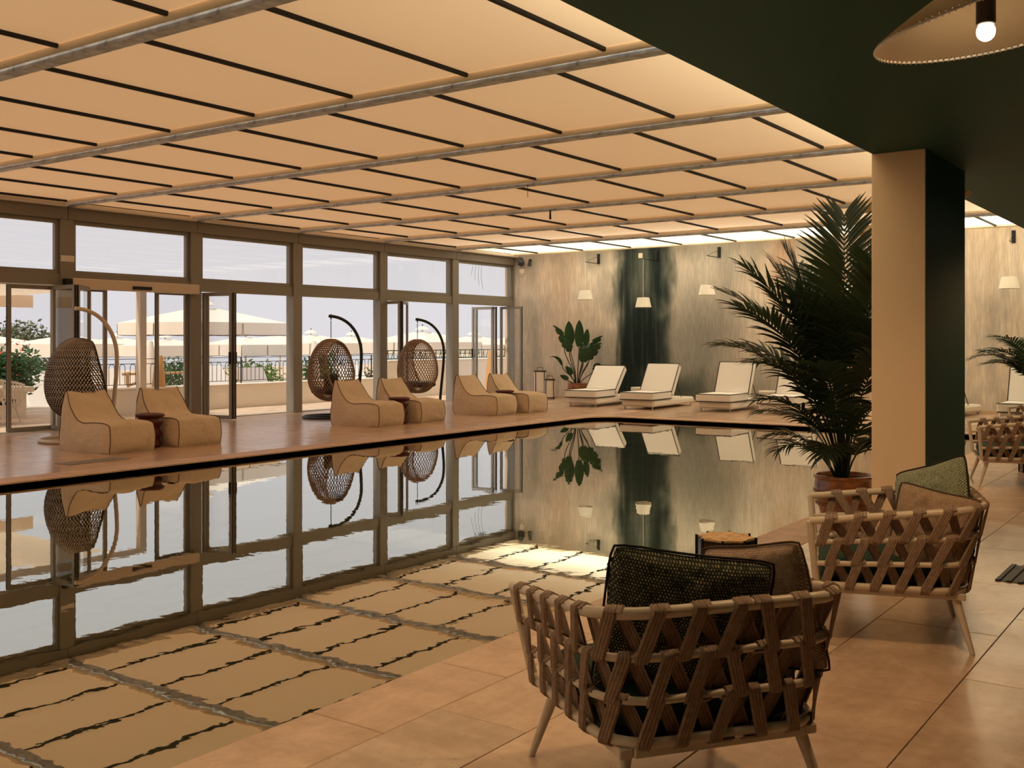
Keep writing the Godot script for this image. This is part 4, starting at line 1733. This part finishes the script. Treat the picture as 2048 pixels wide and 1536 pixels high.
func lanterns() -> void:
	for s in [[-14.45, -21.50, 0.155, 0.68, "taller paper lantern with black frame in the corner"], [-13.93, -21.15, 0.135, 0.49, "shorter paper lantern with black frame beside the leafy plant"]]:
		var t := thing("floor_lantern", s[4], "lantern", Vector3(s[0], 0, s[1]), 0.3, "paper floor lanterns")
		var r: float = s[2]
		var h: float = s[3]
		var m := MB.new()
		m.lathe([Vector2(r * 0.94, 0.05), Vector2(r * 0.94, h - 0.03)], 28)
		part(t, "paper_shade", m.mesh(M.lantern_paper))
		for y in [0.025, h - 0.03]:
			m = MB.new()
			m.lathe([Vector2(0.001, y), Vector2(r, y), Vector2(r, y + 0.025), Vector2(0.001, y + 0.025)], 28, Vector3.ZERO, true)
			part(t, "disc", m.mesh(M.black_metal))
		for k in 4:
			var a := TAU * k / 4.0 + 0.5
			part(t, "upright", boxmesh(Vector3(cos(a) * r - 0.008, 0.0, sin(a) * r - 0.008), Vector3(cos(a) * r + 0.008, h, sin(a) * r + 0.008), 0.002, M.black_metal))
		part(t, "handle", tubemesh([Vector3(-0.07, h, 0), Vector3(-0.07, h + 0.06, 0), Vector3(-0.05, h + 0.075, 0), Vector3(0.05, h + 0.075, 0), Vector3(0.07, h + 0.06, 0), Vector3(0.07, h, 0)], 0.006, 6, M.black_metal))


# ---------------------------------------------------------------- lamps
func wall_lamp(label: String, x: float, shade_y: float, arm: float) -> void:
	var t := thing("wall_lamp", label, "lamp", Vector3(x, 0, BACK_Z), 0, "cream shades hung on wall brackets")
	part(t, "wall_plate", boxmesh(Vector3(-0.035, 3.28, 0), Vector3(0.035, 3.52, 0.03), 0.004, M.black_metal))
	part(t, "arm", tubemesh([Vector3(0, 3.48, 0.03), Vector3(0, 3.29, 0.05), Vector3(0, 3.285, 0.08), Vector3(0, 3.285, arm)], 0.009, 6, M.black_metal))
	part(t, "brace", tubemesh([Vector3(0, 3.45, 0.04), Vector3(0, 3.30, arm - 0.05)], 0.005, 5, M.black_metal))
	part(t, "cord", tubemesh([Vector3(0, 3.285, arm), Vector3(0, shade_y + 0.11, arm)], 0.004, 5, M.lamp_cream))
	var m := MB.new()
	var r0 := 0.185
	var r1 := 0.135
	m.lathe([Vector2(0.01, shade_y + 0.112), Vector2(r1, shade_y + 0.112), Vector2(r0, shade_y - 0.11), Vector2(r0 - 0.006, shade_y - 0.11), Vector2(r1 - 0.006, shade_y + 0.104), Vector2(0.01, shade_y + 0.104)], 32, Vector3(0, 0, arm), true)
	part(t, "lamp_shade", m.mesh(M.lamp_cream))


func pleated_shade(r: float, pleats: int, dip: Callable, peak: float) -> ArrayMesh:
	var rows := []
	var steps := 9
	for j in steps + 1:
		var u := float(j) / steps
		var row := PackedVector3Array()
		for i in pleats * 2:
			var a := TAU * i / (pleats * 2)
			var rr := lerpf(0.055, r * (1.0 + 0.10 * cos(2.0 * a + 0.6)), u)
			var y := lerpf(peak, dip.call(a), pow(u, 1.25)) + (0.008 * u + 0.002) * (1.0 if i % 2 == 0 else -1.0)
			row.append(Vector3(cos(a) * rr, y, sin(a) * rr))
		rows.append(row)
	var m := MB.new()
	m.grid(rows, true)
	return m.mesh(M.pleated_cloth)


func pendant(label: String, at: Vector3, r: float, top: float, lit: bool, energy: float) -> void:
	# at: bulb centre; top: height of the ceiling or beam it hangs from
	var t := thing("pendant_lamp", label, "pendant lamp", at, 0, "wide pleated pendant lamps")
	var dip := func(a: float) -> float: return 0.015 - 0.06 * cos(a - 3.2) + 0.012 * sin(2.0 * a + 0.4)
	part(t, "pleated_shade", pleated_shade(r, 96, dip, 0.175))
	var rim := []
	for i in 64:
		var a := TAU * i / 64.0
		var rr := r * (1.0 + 0.10 * cos(2.0 * a + 0.6))
		rim.append(Vector3(cos(a) * rr, dip.call(a), sin(a) * rr))
	var m := MB.new()
	m.tube(rim, 0.0045, 6, false, true)
	part(t, "rim_wire", m.mesh(M.lamp_cream))
	m = MB.new()
	m.lathe([Vector2(0.001, 0.022), Vector2(0.027, 0.022), Vector2(0.032, 0.03), Vector2(0.032, 0.17), Vector2(0.05, 0.178), Vector2(0.05, 0.19), Vector2(0.001, 0.195)], 20)
	part(t, "socket", m.mesh(M.lamp_brown))
	if top - at.y > 0.2:
		part(t, "cord", tubemesh([Vector3(0, 0.19, 0), Vector3(0, top - at.y, 0)], 0.006, 6, M.black_metal))
	m = MB.new()
	m.ball(Vector3.ZERO, Vector3(0.031, 0.033, 0.031), 16, 10)
	part(t, "bulb", m.mesh(M.bulb_glow if lit else M.sensor_white))
	if lit:
		# reflector bulb: throws its light down
		var l := SpotLight3D.new()
		l.name = "bulb_light"
		l.light_color = lin(1.0, 0.60, 0.28)
		l.light_energy = energy
		l.light_size = 0.12
		l.spot_range = 40.0
		l.spot_attenuation = 2.0
		l.spot_angle = 82.0
		l.spot_angle_attenuation = 0.35
		l.rotation.x = -PI / 2
		l.position.y = -0.036
		l.shadow_enabled = true
		t.add_child(l)


func lamps() -> void:
	wall_lamp("cream bracket lamp nearest the window corner", -12.90, 2.50, 0.62)
	wall_lamp("cream bracket lamp hanging lowest, before the dark stain", -11.33, 2.29, 0.66)
	wall_lamp("cream bracket lamp hanging highest of the three left of the palm", -9.76, 2.53, 0.66)
	wall_lamp("cream bracket lamp behind the palm's top", -6.60, 2.45, 0.62)
	wall_lamp("cream bracket lamp on the wall right of the column", -3.72, 2.50, 0.45)
	pendant("lit pleated pendant lamp on the dark green ceiling", Vector3(-0.75, 2.468, -3.87), 0.33, GREEN_Y, true, PENDANT)
	for p in [Vector3(-0.55, 2.468, -9.9)]:  # unseen lamp, added for more light on the armchair past the column
		pendant("lit pleated pendant lamp added out of view beyond the right edge to brighten the far armchair", p, 0.33, GREEN_Y, true, PENDANT)
	pendant("nearer unlit wide lamp peeping out beside the column top", Vector3(-2.42, 2.60, -9.40), 0.43, 3.55, false, 0.0)
	pendant("farther unlit wide lamp peeping out lower beside the column", Vector3(-3.17, 2.64, -11.85), 0.43, 3.55, false, 0.0)


# ---------------------------------------------------------------- small fittings
func fittings() -> void:
	# camera and sensor in the corner
	var t := thing("security_camera", "dark round security camera in the corner above the glass doors", "camera", Vector3(-15.17, 3.36, BACK_Z))
	var turned := Transform3D(Basis.from_euler(Vector3(-0.25, 0.5, 0)), Vector3.ZERO)
	var b := MB.new()
	b.tube([turned * Vector3(0, 0, 0.10), turned * Vector3(0, 0, 0.34)], 0.085, 16)
	part(t, "housing", b.mesh(M.iron))
	b = MB.new()
	b.tube([turned * Vector3(0, 0, 0.338), turned * Vector3(0, 0, 0.352)], 0.07, 16)
	part(t, "lens", b.mesh(M.glaze_black))
	part(t, "mount", boxmesh(Vector3(-0.03, -0.03, 0.0), Vector3(0.03, 0.03, 0.14), 0.005, M.iron))
	var d := thing("motion_sensor", "small cream sensor hanging under the security camera", "sensor", Vector3(-15.13, 3.15, BACK_Z))
	part(d, "body", boxmesh(Vector3(-0.05, -0.03, 0), Vector3(0.05, 0.09, 0.10), 0.015, M.sensor_white))
	part(d, "dome", boxmesh(Vector3(-0.025, -0.07, 0.02), Vector3(0.025, -0.03, 0.08), 0.012, M.sensor_white))
	var sp := thing("spot_lamp", "small dark spot fitting right of the security camera", "spot lamp", Vector3(-14.88, 3.38, BACK_Z))
	b = MB.new()
	b.tube([Vector3(0, 0.10, 0.06), Vector3(0, -0.07, 0.09)], [0.03, 0.045], 12)
	part(sp, "housing", b.mesh(M.iron))
	part(sp, "mount", boxmesh(Vector3(-0.02, 0.04, 0), Vector3(0.02, 0.10, 0.06), 0.004, M.iron))
	for s in [[-11.75, 3.42, "small square cream detector high on the dark stain"], [-6.85, 3.47, "small square cream detector high on the wall by the palm top"]]:
		single("wall_detector", boxmesh(Vector3(-0.055, -0.06, 0), Vector3(0.055, 0.06, 0.03), 0.008, M.sensor_white), s[2], "detector", Vector3(s[0], s[1], BACK_Z), 0, "square wall detectors")
	# floor grate
	var g := thing("floor_grate", "black slatted floor grate at the right edge beside the armchair", "grate", Vector3(-0.82, 0.001, -6.86))
	part(g, "tray", boxmesh(Vector3(-0.41, 0.0, -0.26), Vector3(0.41, 0.002, 0.26), 0, M.black_metal))
	for i in 14:
		part(g, "slat", boxmesh(Vector3(-0.41 + 0.06 * i, 0.002, -0.26), Vector3(-0.41 + 0.06 * i + 0.028, 0.009, 0.26), 0.002, M.grate))
	single("drain_cover", boxmesh(Vector3(-0.15, 0, -0.40), Vector3(0.15, 0.004, 0.40), 0.001, M.fascia_metal), "flat grey drain cover in the deck before the nearest bean bag", "drain cover", Vector3(-11.05, 0.0006, -7.08))




# ---------------------------------------------------------------- the terrace outside
func outside_ground() -> void:
	var t := thing("floor", "pale stone terrace outside the window wall", "terrace", Vector3.ZERO, 0, "", "structure")
	part(t, "slab", boxmesh(Vector3(-17.97, -0.6, -27.0), Vector3(WIN_X - 0.1, -0.012, 9.0), 0, M.terrace_stone))
	part(t, "slab", boxmesh(Vector3(-21.7, -0.6, -12.5), Vector3(-17.97, -0.012, 9.0), 0, M.terrace_stone))
	single("floor_sunbathing", boxmesh(Vector3(-60, -0.7, -70), Vector3(-17.75, -0.46, 20), 0, M.terrace_stone), "lower pale terrace with rows of parasols beyond the railing", "terrace", Vector3.ZERO, 0, "", "structure")
	var w := thing("wall_terrace", "low cream terrace wall carrying the iron railing", "wall", Vector3.ZERO, 0, "", "structure")
	part(w, "parapet", boxmesh(Vector3(-17.95, -0.5, -19.2), Vector3(-17.62, 0.47, -10.95), 0.01, M.cream_wall))
	part(w, "capping", boxmesh(Vector3(-17.98, 0.47, -19.2), Vector3(-17.59, 0.50, -10.92), 0.006, M.cream_wall))
	var h := thing("wall_terrace_high", "higher cream terrace wall seen past the far post", "wall", Vector3.ZERO, 0, "", "structure")
	part(h, "parapet", boxmesh(Vector3(-17.95, -0.5, -30.0), Vector3(-17.45, 0.90, -19.2), 0.01, M.cream_wall))
	part(h, "capping", boxmesh(Vector3(-17.98, 0.90, -30.0), Vector3(-17.42, 0.93, -19.2), 0.006, M.cream_wall))


func railings() -> void:
	var t := thing("railing", "thin iron railing with hooped bars on the low terrace wall", "railing", Vector3(-17.90, 0.50, 0))
	for y in [0.055, 0.46, 0.555]:
		part(t, "rail", boxmesh(Vector3(-0.008, y - 0.006, -19.15), Vector3(0.008, y + 0.006, -10.98), 0, M.iron))
	var z := -11.1
	while z > -19.05:
		var b := MB.new()
		var hoop := [Vector3(0, 0.055, z), Vector3(0, 0.40, z)]
		for i in range(1, 6):
			var a := PI * i / 6.0
			hoop.append(Vector3(0, 0.40 + sin(a) * 0.055, z - 0.058 + cos(a) * 0.058))
		hoop += [Vector3(0, 0.40, z - 0.116), Vector3(0, 0.055, z - 0.116)]
		b.tube(hoop, 0.0065, 5)
		part(t, "hoop", b.mesh(M.iron))
		z -= 0.232
	for zz in [-11.0, -13.0, -15.0, -17.0, -19.1]:
		part(t, "post", boxmesh(Vector3(-0.012, 0, zz - 0.012), Vector3(0.012, 0.57, zz + 0.012), 0.002, M.iron))
	var g := thing("railing", "green plant-covered railing on the higher terrace wall", "railing", Vector3(-17.70, 0.93, 0))
	for y in [0.03, 0.24]:
		part(g, "rail", boxmesh(Vector3(-0.012, y - 0.012, -29.5), Vector3(0.012, y + 0.012, -19.3), 0, M.shrub_leaf_dark))
	z = -19.4
	while z > -29.4:
		part(g, "bar", tubemesh([Vector3(0, 0.03, z), Vector3(0, 0.24, z - 0.10)], 0.010, 5, M.shrub_leaf))
		part(g, "bar", tubemesh([Vector3(0, 0.03, z - 0.11), Vector3(0, 0.24, z - 0.08)], 0.010, 5, M.shrub_leaf_dark))
		z -= 0.21
	part(g, "post", boxmesh(Vector3(-0.03, 0, -21.2), Vector3(0.03, 0.40, -21.14), 0.004, M.cream_wall))


func parasol(label: String, apex: Vector3, half: float, drop: float, skirt: float, ground: float, turn := 0.0) -> void:
	var t := thing("parasol", label, "parasol", Vector3(apex.x, ground, apex.z), turn, "cream square parasols on the lower terrace")
	var y1 := apex.y - ground
	var y0 := y1 - drop
	for s in 4:
		var a := PI / 2 * s
		var ro := Basis(Vector3.UP, a)
		var rows := []
		for j in 6:
			var u := lerpf(0.14, 1.0, j / 5.0)
			var row := PackedVector3Array()
			for i in 7:
				var w := i / 3.0 - 1.0
				var sag := 0.05 * (1.0 - w * w) * sin(PI * u)
				row.append(ro * Vector3(w * u * half, lerpf(y1 - 0.04, y0, u) - sag, u * half))
			rows.append(row)
		var b := MB.new()
		b.grid(rows)
		for i in b.v.size():
			if b.n[i].y < 0:
				b.n[i] = -b.n[i]
		b.rewind(0)
		part(t, "canopy_panel", b.mesh(M.parasol_cloth))
		# two hanging flaps on each side, bordered dark
		for f in [0, 1]:
			var x0 := -half if f == 0 else 0.012
			var x1 := -0.012 if f == 0 else half
			var fr := []
			for j in 4:
				var row := PackedVector3Array()
				for i in 9:
					var u := i / 8.0
					row.append(ro * Vector3(lerpf(x0, x1, u), y0 - skirt * j / 3.0 - 0.012 * sin(PI * u) * j / 3.0, half + 0.012 * sin(u * 9.0 + s) * j / 3.0))
				fr.append(row)
			b = MB.new()
			b.grid(fr)
			for i in b.v.size():
				if b.n[i].dot(ro * Vector3.BACK) < 0:
					b.n[i] = -b.n[i]
			b.rewind(0)
			var fl := part(t, "flap", b.mesh(M.parasol_cloth))
			var hem := [fr[0][0] + Vector3.DOWN * 0.03]
			for i in 9:
				hem.append(fr[3][i])
			hem.append(fr[0][8] + Vector3.DOWN * 0.03)
			part(fl, "hem", tubemesh(hem, 0.007, 4, M.piping_dark))
	var c := MB.new()
	c.lathe([Vector2(half * 0.19, y1 - 0.02), Vector2(half * 0.12, y1 + 0.06), Vector2(0.04, y1 + 0.10), Vector2(0.001, y1 + 0.105)], 12)
	part(t, "vent_cap", c.mesh(M.parasol_cloth))
	part(t, "pole", tubemesh([Vector3.ZERO, Vector3(0, y1 - 0.02, 0)], 0.028, 8, M.parasol_pole))
	part(t, "finial", tubemesh([Vector3(0, y1 + 0.09, 0), Vector3(0, y1 + 0.16, 0)], [0.012, 0.02], 6, M.iron))


func parasols() -> void:
	var list := [
		[Vector3(-21.35, 2.33, -16.72), 1.46, 0.47, 0.30, "largest parasol, close behind the railing"],
		[Vector3(-34.75, 1.68, -18.3), 1.30, 0.34, 0.42, "parasol at the left edge over the dining chairs"],
		[Vector3(-31.62, 1.66, -19.3), 1.30, 0.34, 0.42, "parasol beside the distant round tree"],
		[Vector3(-32.74, 1.60, -21.9), 1.05, 0.28, 0.34, "parasol seen past the arm of the white swing"],
		[Vector3(-28.10, 1.55, -20.50), 1.03, 0.28, 0.34, "parasol below the left corner of the largest parasol"],
		[Vector3(-25.98, 1.62, -21.95), 1.03, 0.32, 0.34, "parasol below the right half of the largest parasol"],
		[Vector3(-31.98, 1.72, -28.79), 1.25, 0.30, 0.35, "parasol peeping out right of the largest parasol"],
		[Vector3(-28.02, 1.72, -26.70), 1.35, 0.38, 0.40, "parasol left of the rattan swing, with a tall cap"],
		[Vector3(-29.4, 1.68, -30.2), 1.25, 0.36, 0.40, "parasol right behind the rattan swing's chain"],
		[Vector3(-22.10, 1.80, -26.00), 1.38, 0.42, 0.36, "parasol behind the farthest swing"],
		[Vector3(-24.39, 1.68, -31.74), 1.45, 0.40, 0.44, "parasol beside the far corner post"],
		[Vector3(-30.5, 1.62, -36.2), 1.45, 0.36, 0.44, "farthest parasol left of the corner post"],
		[Vector3(-25.59, 1.70, -36.4), 1.45, 0.38, 0.44, "parasol next to the folded doors in the corner"],
	]
	for p in list:
		parasol(p[4], p[0], p[1], p[2], p[3], -0.46)
	for c in [[Vector3(-20.9, -0.46, -14.85), "closed parasol wrapped in its cover near the cane lamp"], [Vector3(-20.6, -0.46, -19.75), "closed parasol wrapped in its cover beside the third post"]]:
		var b := MB.new()
		b.lathe([Vector2(0.03, 0.0), Vector2(0.03, 0.7), Vector2(0.17, 0.72), Vector2(0.16, 1.0), Vector2(0.11, 1.5), Vector2(0.06, 1.85), Vector2(0.001, 1.9)], 12)
		single("closed_parasol", b.mesh(M.parasol_cloth), c[1], "parasol", c[0], 0, "closed parasols")


func sunbeds() -> void:
	var spots := [
		[Vector3(-20.9, -0.46, -18.25), 1.3, "white sunbed with raised back right of the open bay's stack of doors"],
		[Vector3(-23.1, -0.46, -18.9), 1.5, "white sunbed seen between the stacked door leaves"],
		[Vector3(-22.7, -0.46, -15.35), 1.5, "white sunbed behind the pergola post"],
		[Vector3(-20.4, -0.46, -21.6), 1.4, "white sunbed beyond the rattan swing"],
		[Vector3(-22.6, -0.46, -13.4), 1.5, "white sunbed behind the white swing"],
	]
	for s in spots:
		var t := thing("sunbed", s[2], "sunbed", s[0], s[1], "white sunbeds on the lower terrace")
		part(t, "base", boxmesh(Vector3(-0.4, 0.10, -1.0), Vector3(0.4, 0.32, 1.0), 0.03, M.white_seat))
		var o := part(t, "back", boxmesh(Vector3(-0.4, -0.06, -0.55), Vector3(0.4, 0.06, 0.55), 0.03, M.white_seat), Vector3(0, 0.72, -0.55))
		o.rotation.x = 0.9
		for x in [-0.35, 0.35]:
			for z in [-0.9, 0.9]:
				part(t, "foot", boxmesh(Vector3(x - 0.03, 0, z - 0.03), Vector3(x + 0.03, 0.12, z + 0.03), 0.004, M.white_seat))
	# red-brown towel chair
	single("towel", boxmesh(Vector3(-0.25, 0, -0.3), Vector3(0.25, 0.05, 0.3), 0.02, M.terracotta), "folded terracotta towel on a sunbed beyond the third post", "towel", Vector3(-20.35, -0.135, -21.9), 0.4)


func leaf_cloud(b: MB, c: Vector3, r: Vector3, count: int, size: float, seed_: int) -> void:
	var g := RandomNumberGenerator.new()
	g.seed = seed_
	for i in count:
		var d := Vector3(g.randfn(), g.randfn(), g.randfn()).normalized() * pow(g.randf(), 0.45)
		var p := c + d * r
		var a := Vector3(g.randfn(), g.randfn() * 0.6 + 0.3, g.randfn()).normalized()
		var s := a.cross(Vector3(g.randfn(), g.randfn(), g.randfn())).normalized()
		var l := size * g.randf_range(0.6, 1.3)
		b.quad(p, p + a * l * 0.5 + s * l * 0.22, p + a * l, p + a * l * 0.5 - s * l * 0.22, Vector3.UP)


func shrub(called: String, label: String, at: Vector3, r: Vector3, count: int, size: float, m: Material, seed_: int, petals := 0) -> void:
	var t := thing(called, label, "shrub" if called != "tree" else "tree", at, 0, "shrubs and trees beyond the terrace")
	var b := MB.new()
	for k in 6:
		var g := RandomNumberGenerator.new()
		g.seed = seed_ * 31 + k
		leaf_cloud(b, Vector3(g.randf_range(-0.5, 0.5) * r.x, r.y * g.randf_range(0.75, 1.25), g.randf_range(-0.5, 0.5) * r.z), r * 0.62, count / 6, size, seed_ + k)
	var fo := part(t, "foliage", b.mesh(m))
	fo.set_meta("kind", "stuff")
	for k in 3:
		part(t, "stem", tubemesh([Vector3(0.04 * k - 0.04, 0, 0), Vector3((k - 1) * r.x * 0.4, r.y, (k % 2) * r.z * 0.3)], [0.03, 0.012], 5, M.bark))
	if petals > 0:
		b = MB.new()
		leaf_cloud(b, Vector3(0, r.y * 1.35, 0), r * 0.8, petals, 0.07, seed_ + 50)
		var bl := part(t, "blossom", b.mesh(M.petal))
		bl.set_meta("kind", "stuff")


func greenery() -> void:
	shrub("shrub", "yellow-green shrub behind the raised white sunbed", Vector3(-24.6, -0.46, -21.3), Vector3(1.1, 0.75, 1.0), 1500, 0.13, M.shrub_leaf, 601)
	shrub("shrub", "green shrub left of the post before the large parasol", Vector3(-25.6, -0.46, -18.8), Vector3(0.7, 0.8, 0.7), 1100, 0.12, M.shrub_leaf_dark, 602)
	shrub("shrub", "green shrub left of the rattan swing", Vector3(-23.4, -0.46, -22.6), Vector3(0.9, 0.85, 0.9), 1300, 0.13, M.shrub_leaf_dark, 603)
	shrub("shrub", "low pale shrub behind the railing right of the white swing", Vector3(-25.9, -0.46, -16.7), Vector3(1.2, 0.55, 0.8), 1500, 0.13, M.shrub_leaf, 604)
	shrub("shrub", "pale shrub behind the railing right of the rattan swing", Vector3(-22.8, -0.46, -24.6), Vector3(1.2, 0.6, 1.1), 1300, 0.13, M.olive_leaf, 605)
	shrub("shrub", "low shrub beyond the glass leaf by the dining chairs", Vector3(-27.2, -0.46, -14.6), Vector3(2.0, 0.55, 1.6), 1600, 0.15, M.shrub_leaf, 606)
	shrub("shrub", "dark leafy shrub with pink flowers beside the dining chairs", Vector3(-20.85, -0.012, -11.55), Vector3(0.62, 0.78, 0.62), 1500, 0.15, M.shrub_leaf_dark, 607, 60)
	shrub("tree", "distant round olive tree rising between two parasols", Vector3(-43.1, -0.46, -24.3), Vector3(1.9, 1.55, 1.9), 2600, 0.22, M.olive_leaf, 608)
	# log rails
	var t := thing("log_fence", "rustic fence of pale round logs behind the shrubs", "fence", Vector3(0, -0.46, 0))
	for s in [[Vector3(-24.2, 1.0, -13.5), Vector3(-24.2, 1.0, -19.5)], [Vector3(-24.2, 0.9, -13.5), Vector3(-24.2, 0.45, -15.6)], [Vector3(-24.2, 0.45, -15.6), Vector3(-24.2, 0.95, -17.5)]]:
		part(t, "log", tubemesh([s[0], s[1]], 0.035, 7, M.log))
	for z in [-13.5, -16.5, -19.5]:
		part(t, "post", tubemesh([Vector3(-24.2, 0, z), Vector3(-24.2, 1.05, z)], 0.045, 7, M.log))
	# needles hanging before the last upper window
	var n := thing("pine_tree", "pine whose thin branch hangs outside the upper window in the corner", "tree", Vector3(-16.9, 3.75, -22.55))
	var b := MB.new()
	b.tube([Vector3(0.5, 0.9, -2.6), Vector3(0.2, 0.35, -1.0), Vector3(0, 0.0, 0.1)], [0.05, 0.03, 0.012], 5)
	part(n, "branch", b.mesh(M.bark))
	part(n, "trunk", tubemesh([Vector3(0.5, -3.77, -2.6), Vector3(0.55, 1.6, -2.65)], [0.16, 0.10], 8, M.bark))
	b = MB.new()
	var g := RandomNumberGenerator.new()
	g.seed = 611
	for i in 60:
		var p := Vector3(g.randf_range(-0.1, 0.1), g.randf_range(-0.05, 0.1), g.randf_range(-0.1, 0.45))
		b.tube([p, p + Vector3(g.randf_range(-0.1, 0.1), -0.12, g.randf_range(-0.02, 0.28))], 0.005, 3, false)
	for i in 4:
		var p := Vector3(0, 0, 0.05 + 0.12 * i)
		b.tube(bezier(p, p + Vector3(0, -0.2, 0.2), p + Vector3(0, -0.6, 0.25), p + Vector3(0, -0.95 + 0.12 * i, 0.10 + 0.06 * i), 8), 0.005, 3, false)
	var nd := part(n, "needles", b.mesh(M.shrub_leaf_dark))
	nd.set_meta("kind", "stuff")


func pergola() -> void:
	var t := thing("pergola", "pale pergola frame with swagged cloth over the dining terrace", "pergola", Vector3(-17.0, 0, -11.88))
	part(t, "post", boxmesh(Vector3(-0.07, -0.01, -0.07), Vector3(0.07, 2.46, 0.07), 0.006, M.header))
	part(t, "beam", boxmesh(Vector3(-0.06, 2.36, 0.07), Vector3(0.06, 2.47, 9.0), 0.006, M.header))
	var rows := []
	for i in 61:
		var z := 0.1 + 8.8 * i / 60.0
		var row := PackedVector3Array()
		for k in 9:
			row.append(Vector3(-0.15 - 3.4 * k / 8.0, 2.56 - 0.24 * absf(sin(PI * (z - 0.1) / 1.45)), z))
		rows.append(row)
	var b := MB.new()
	b.grid(rows)
	for i in b.v.size():
		if b.n[i].y < 0:
			b.n[i] = -b.n[i]
	b.rewind(0)
	part(t, "swagged_cloth", b.mesh(M.awning_cloth))
	part(t, "edge_band", boxmesh(Vector3(-3.62, 2.10, 0.07), Vector3(-3.58, 2.36, 9.0), 0.004, M.awning_cloth))


func terrace_things() -> void:
	# cane cone lamps
	for c in [[Vector3(-16.35, 0.0, -22.05), 1.16, 0.20, "tall cane cone lamp outside the corner doors"], [Vector3(-17.74, 0.50, -12.80), 0.62, 0.13, "short cane cone lamp on the low terrace wall"]]:
		var b := MB.new()
		b.lathe([Vector2(c[2], 0.0), Vector2(c[2] * 0.86, c[1] * 0.35), Vector2(c[2] * 0.52, c[1]), Vector2(0.001, c[1])], 20)
		single("cane_lamp", b.mesh(M.cane_lamp), c[3], "lamp", c[0], 0, "cane cone lamps")
	# dining set
	var t := thing("dining_table", "pale terrace table with dark block base beside the cream chairs", "table", Vector3(-19.3, 0, -10.15))
	part(t, "top", boxmesh(Vector3(-0.7, 0.46, -0.55), Vector3(0.7, 0.56, 0.55), 0.01, M.cream_wall))
	part(t, "leg", boxmesh(Vector3(-0.6, -0.012, -0.45), Vector3(-0.45, 0.46, 0.45), 0.005, M.cream_wall))
	part(t, "leg", boxmesh(Vector3(0.45, -0.012, -0.45), Vector3(0.6, 0.46, 0.45), 0.005, M.cream_wall))
	part(t, "block_base", boxmesh(Vector3(-0.40, -0.012, -0.3), Vector3(0.40, 0.44, 0.3), 0.005, M.fascia_metal))
	var src: Node3D = get_node("armchair")
	for s in [[Vector3(-17.55, 0, -9.35), Vector3(-0.6, 0, -0.8), "cream terrace chair with slanted cords nearest the glass leaf"], [Vector3(-18.85, 0, -8.85), Vector3(-0.9, 0, -0.4), "cream terrace chair with crossed cords behind the nearest one"], [Vector3(-17.65, 0, -7.95), Vector3(-0.9, 0, -0.3), "cream terrace chair at the left edge of the picture"]]:
		var c := again(src, s[2], s[0], facing(s[1]))
		c.name = numbered("terrace_chair")
		c.set_meta("group", "cream chairs on the terrace")
		c.set_meta("category", "chair")
		c.scale = Vector3(0.92, 1.12, 0.92)
		for k in c.get_children():
			if k is MeshInstance3D and not String(k.name).begins_with("seat"):
				k.material_override = null
				for q in k.mesh.get_surface_count():
					k.set_surface_override_material(q, M.white_seat)




func _ready() -> void:
	rng.seed = 7
	# camera: level, lens shifted down a little
	var cam := Camera3D.new()
	cam.name = "camera"
	cam.position = Vector3(0, 1.4, 0)
	cam.rotation.y = deg_to_rad(35.448)
	cam.projection = Camera3D.PROJECTION_FRUSTUM
	cam.near = 0.05
	cam.far = 500.0
	cam.size = 0.05 * 1536.0 / 2081.67
	cam.frustum_offset = Vector2(0, -0.05 * 85.0 / 2081.67)
	cam.current = true
	add_child(cam)
	# hazy bright sky
	var env := Environment.new()
	env.background_mode = Environment.BG_SKY
	var sky := Sky.new()
	var sm := ProceduralSkyMaterial.new()
	sm.sky_top_color = lin(0.50, 0.50, 0.515)
	sm.sky_horizon_color = lin(0.52, 0.50, 0.52)
	sm.ground_horizon_color = lin(0.52, 0.50, 0.52)
	sm.ground_bottom_color = lin(0.42, 0.40, 0.38)
	sm.sky_curve = 0.2
	sm.sun_angle_max = 0.0
	sky.sky_material = sm
	env.sky = sky
	env.tonemap_mode = Environment.TONE_MAPPER_LINEAR
	env.tonemap_exposure = 1.45
	env.sdfgi_enabled = true
	env.ssao_enabled = true
	env.ssil_enabled = true
	var we := WorldEnvironment.new()
	we.name = "surroundings"
	we.environment = env
	add_child(we)
	# high hazy sun, a little behind the window wall
	var sun := DirectionalLight3D.new()
	sun.name = "sun"
	sun.light_color = lin(1.0, 0.90, 0.76)
	sun.light_energy = SUN
	sun.light_angular_distance = 3.0
	sun.shadow_enabled = true
	sun.sky_mode = DirectionalLight3D.SKY_MODE_LIGHT_ONLY
	add_child(sun)
	sun.look_at_from_position(Vector3.ZERO, -Vector3(-0.10, 0.85, 0.50), Vector3.UP)

	materials()
	setting_floor()
	setting_pool()
	setting_walls()
	setting_roof()
	setting_windows()
	lounge_chairs()
	side_tables()
	potted_plants()
	bean_bags()
	stools()
	hanging_chairs()
	loungers()
	lanterns()
	lamps()
	fittings()
	outside_ground()
	railings()
	parasols()
	sunbeds()
	greenery()
	pergola()
	terrace_things()
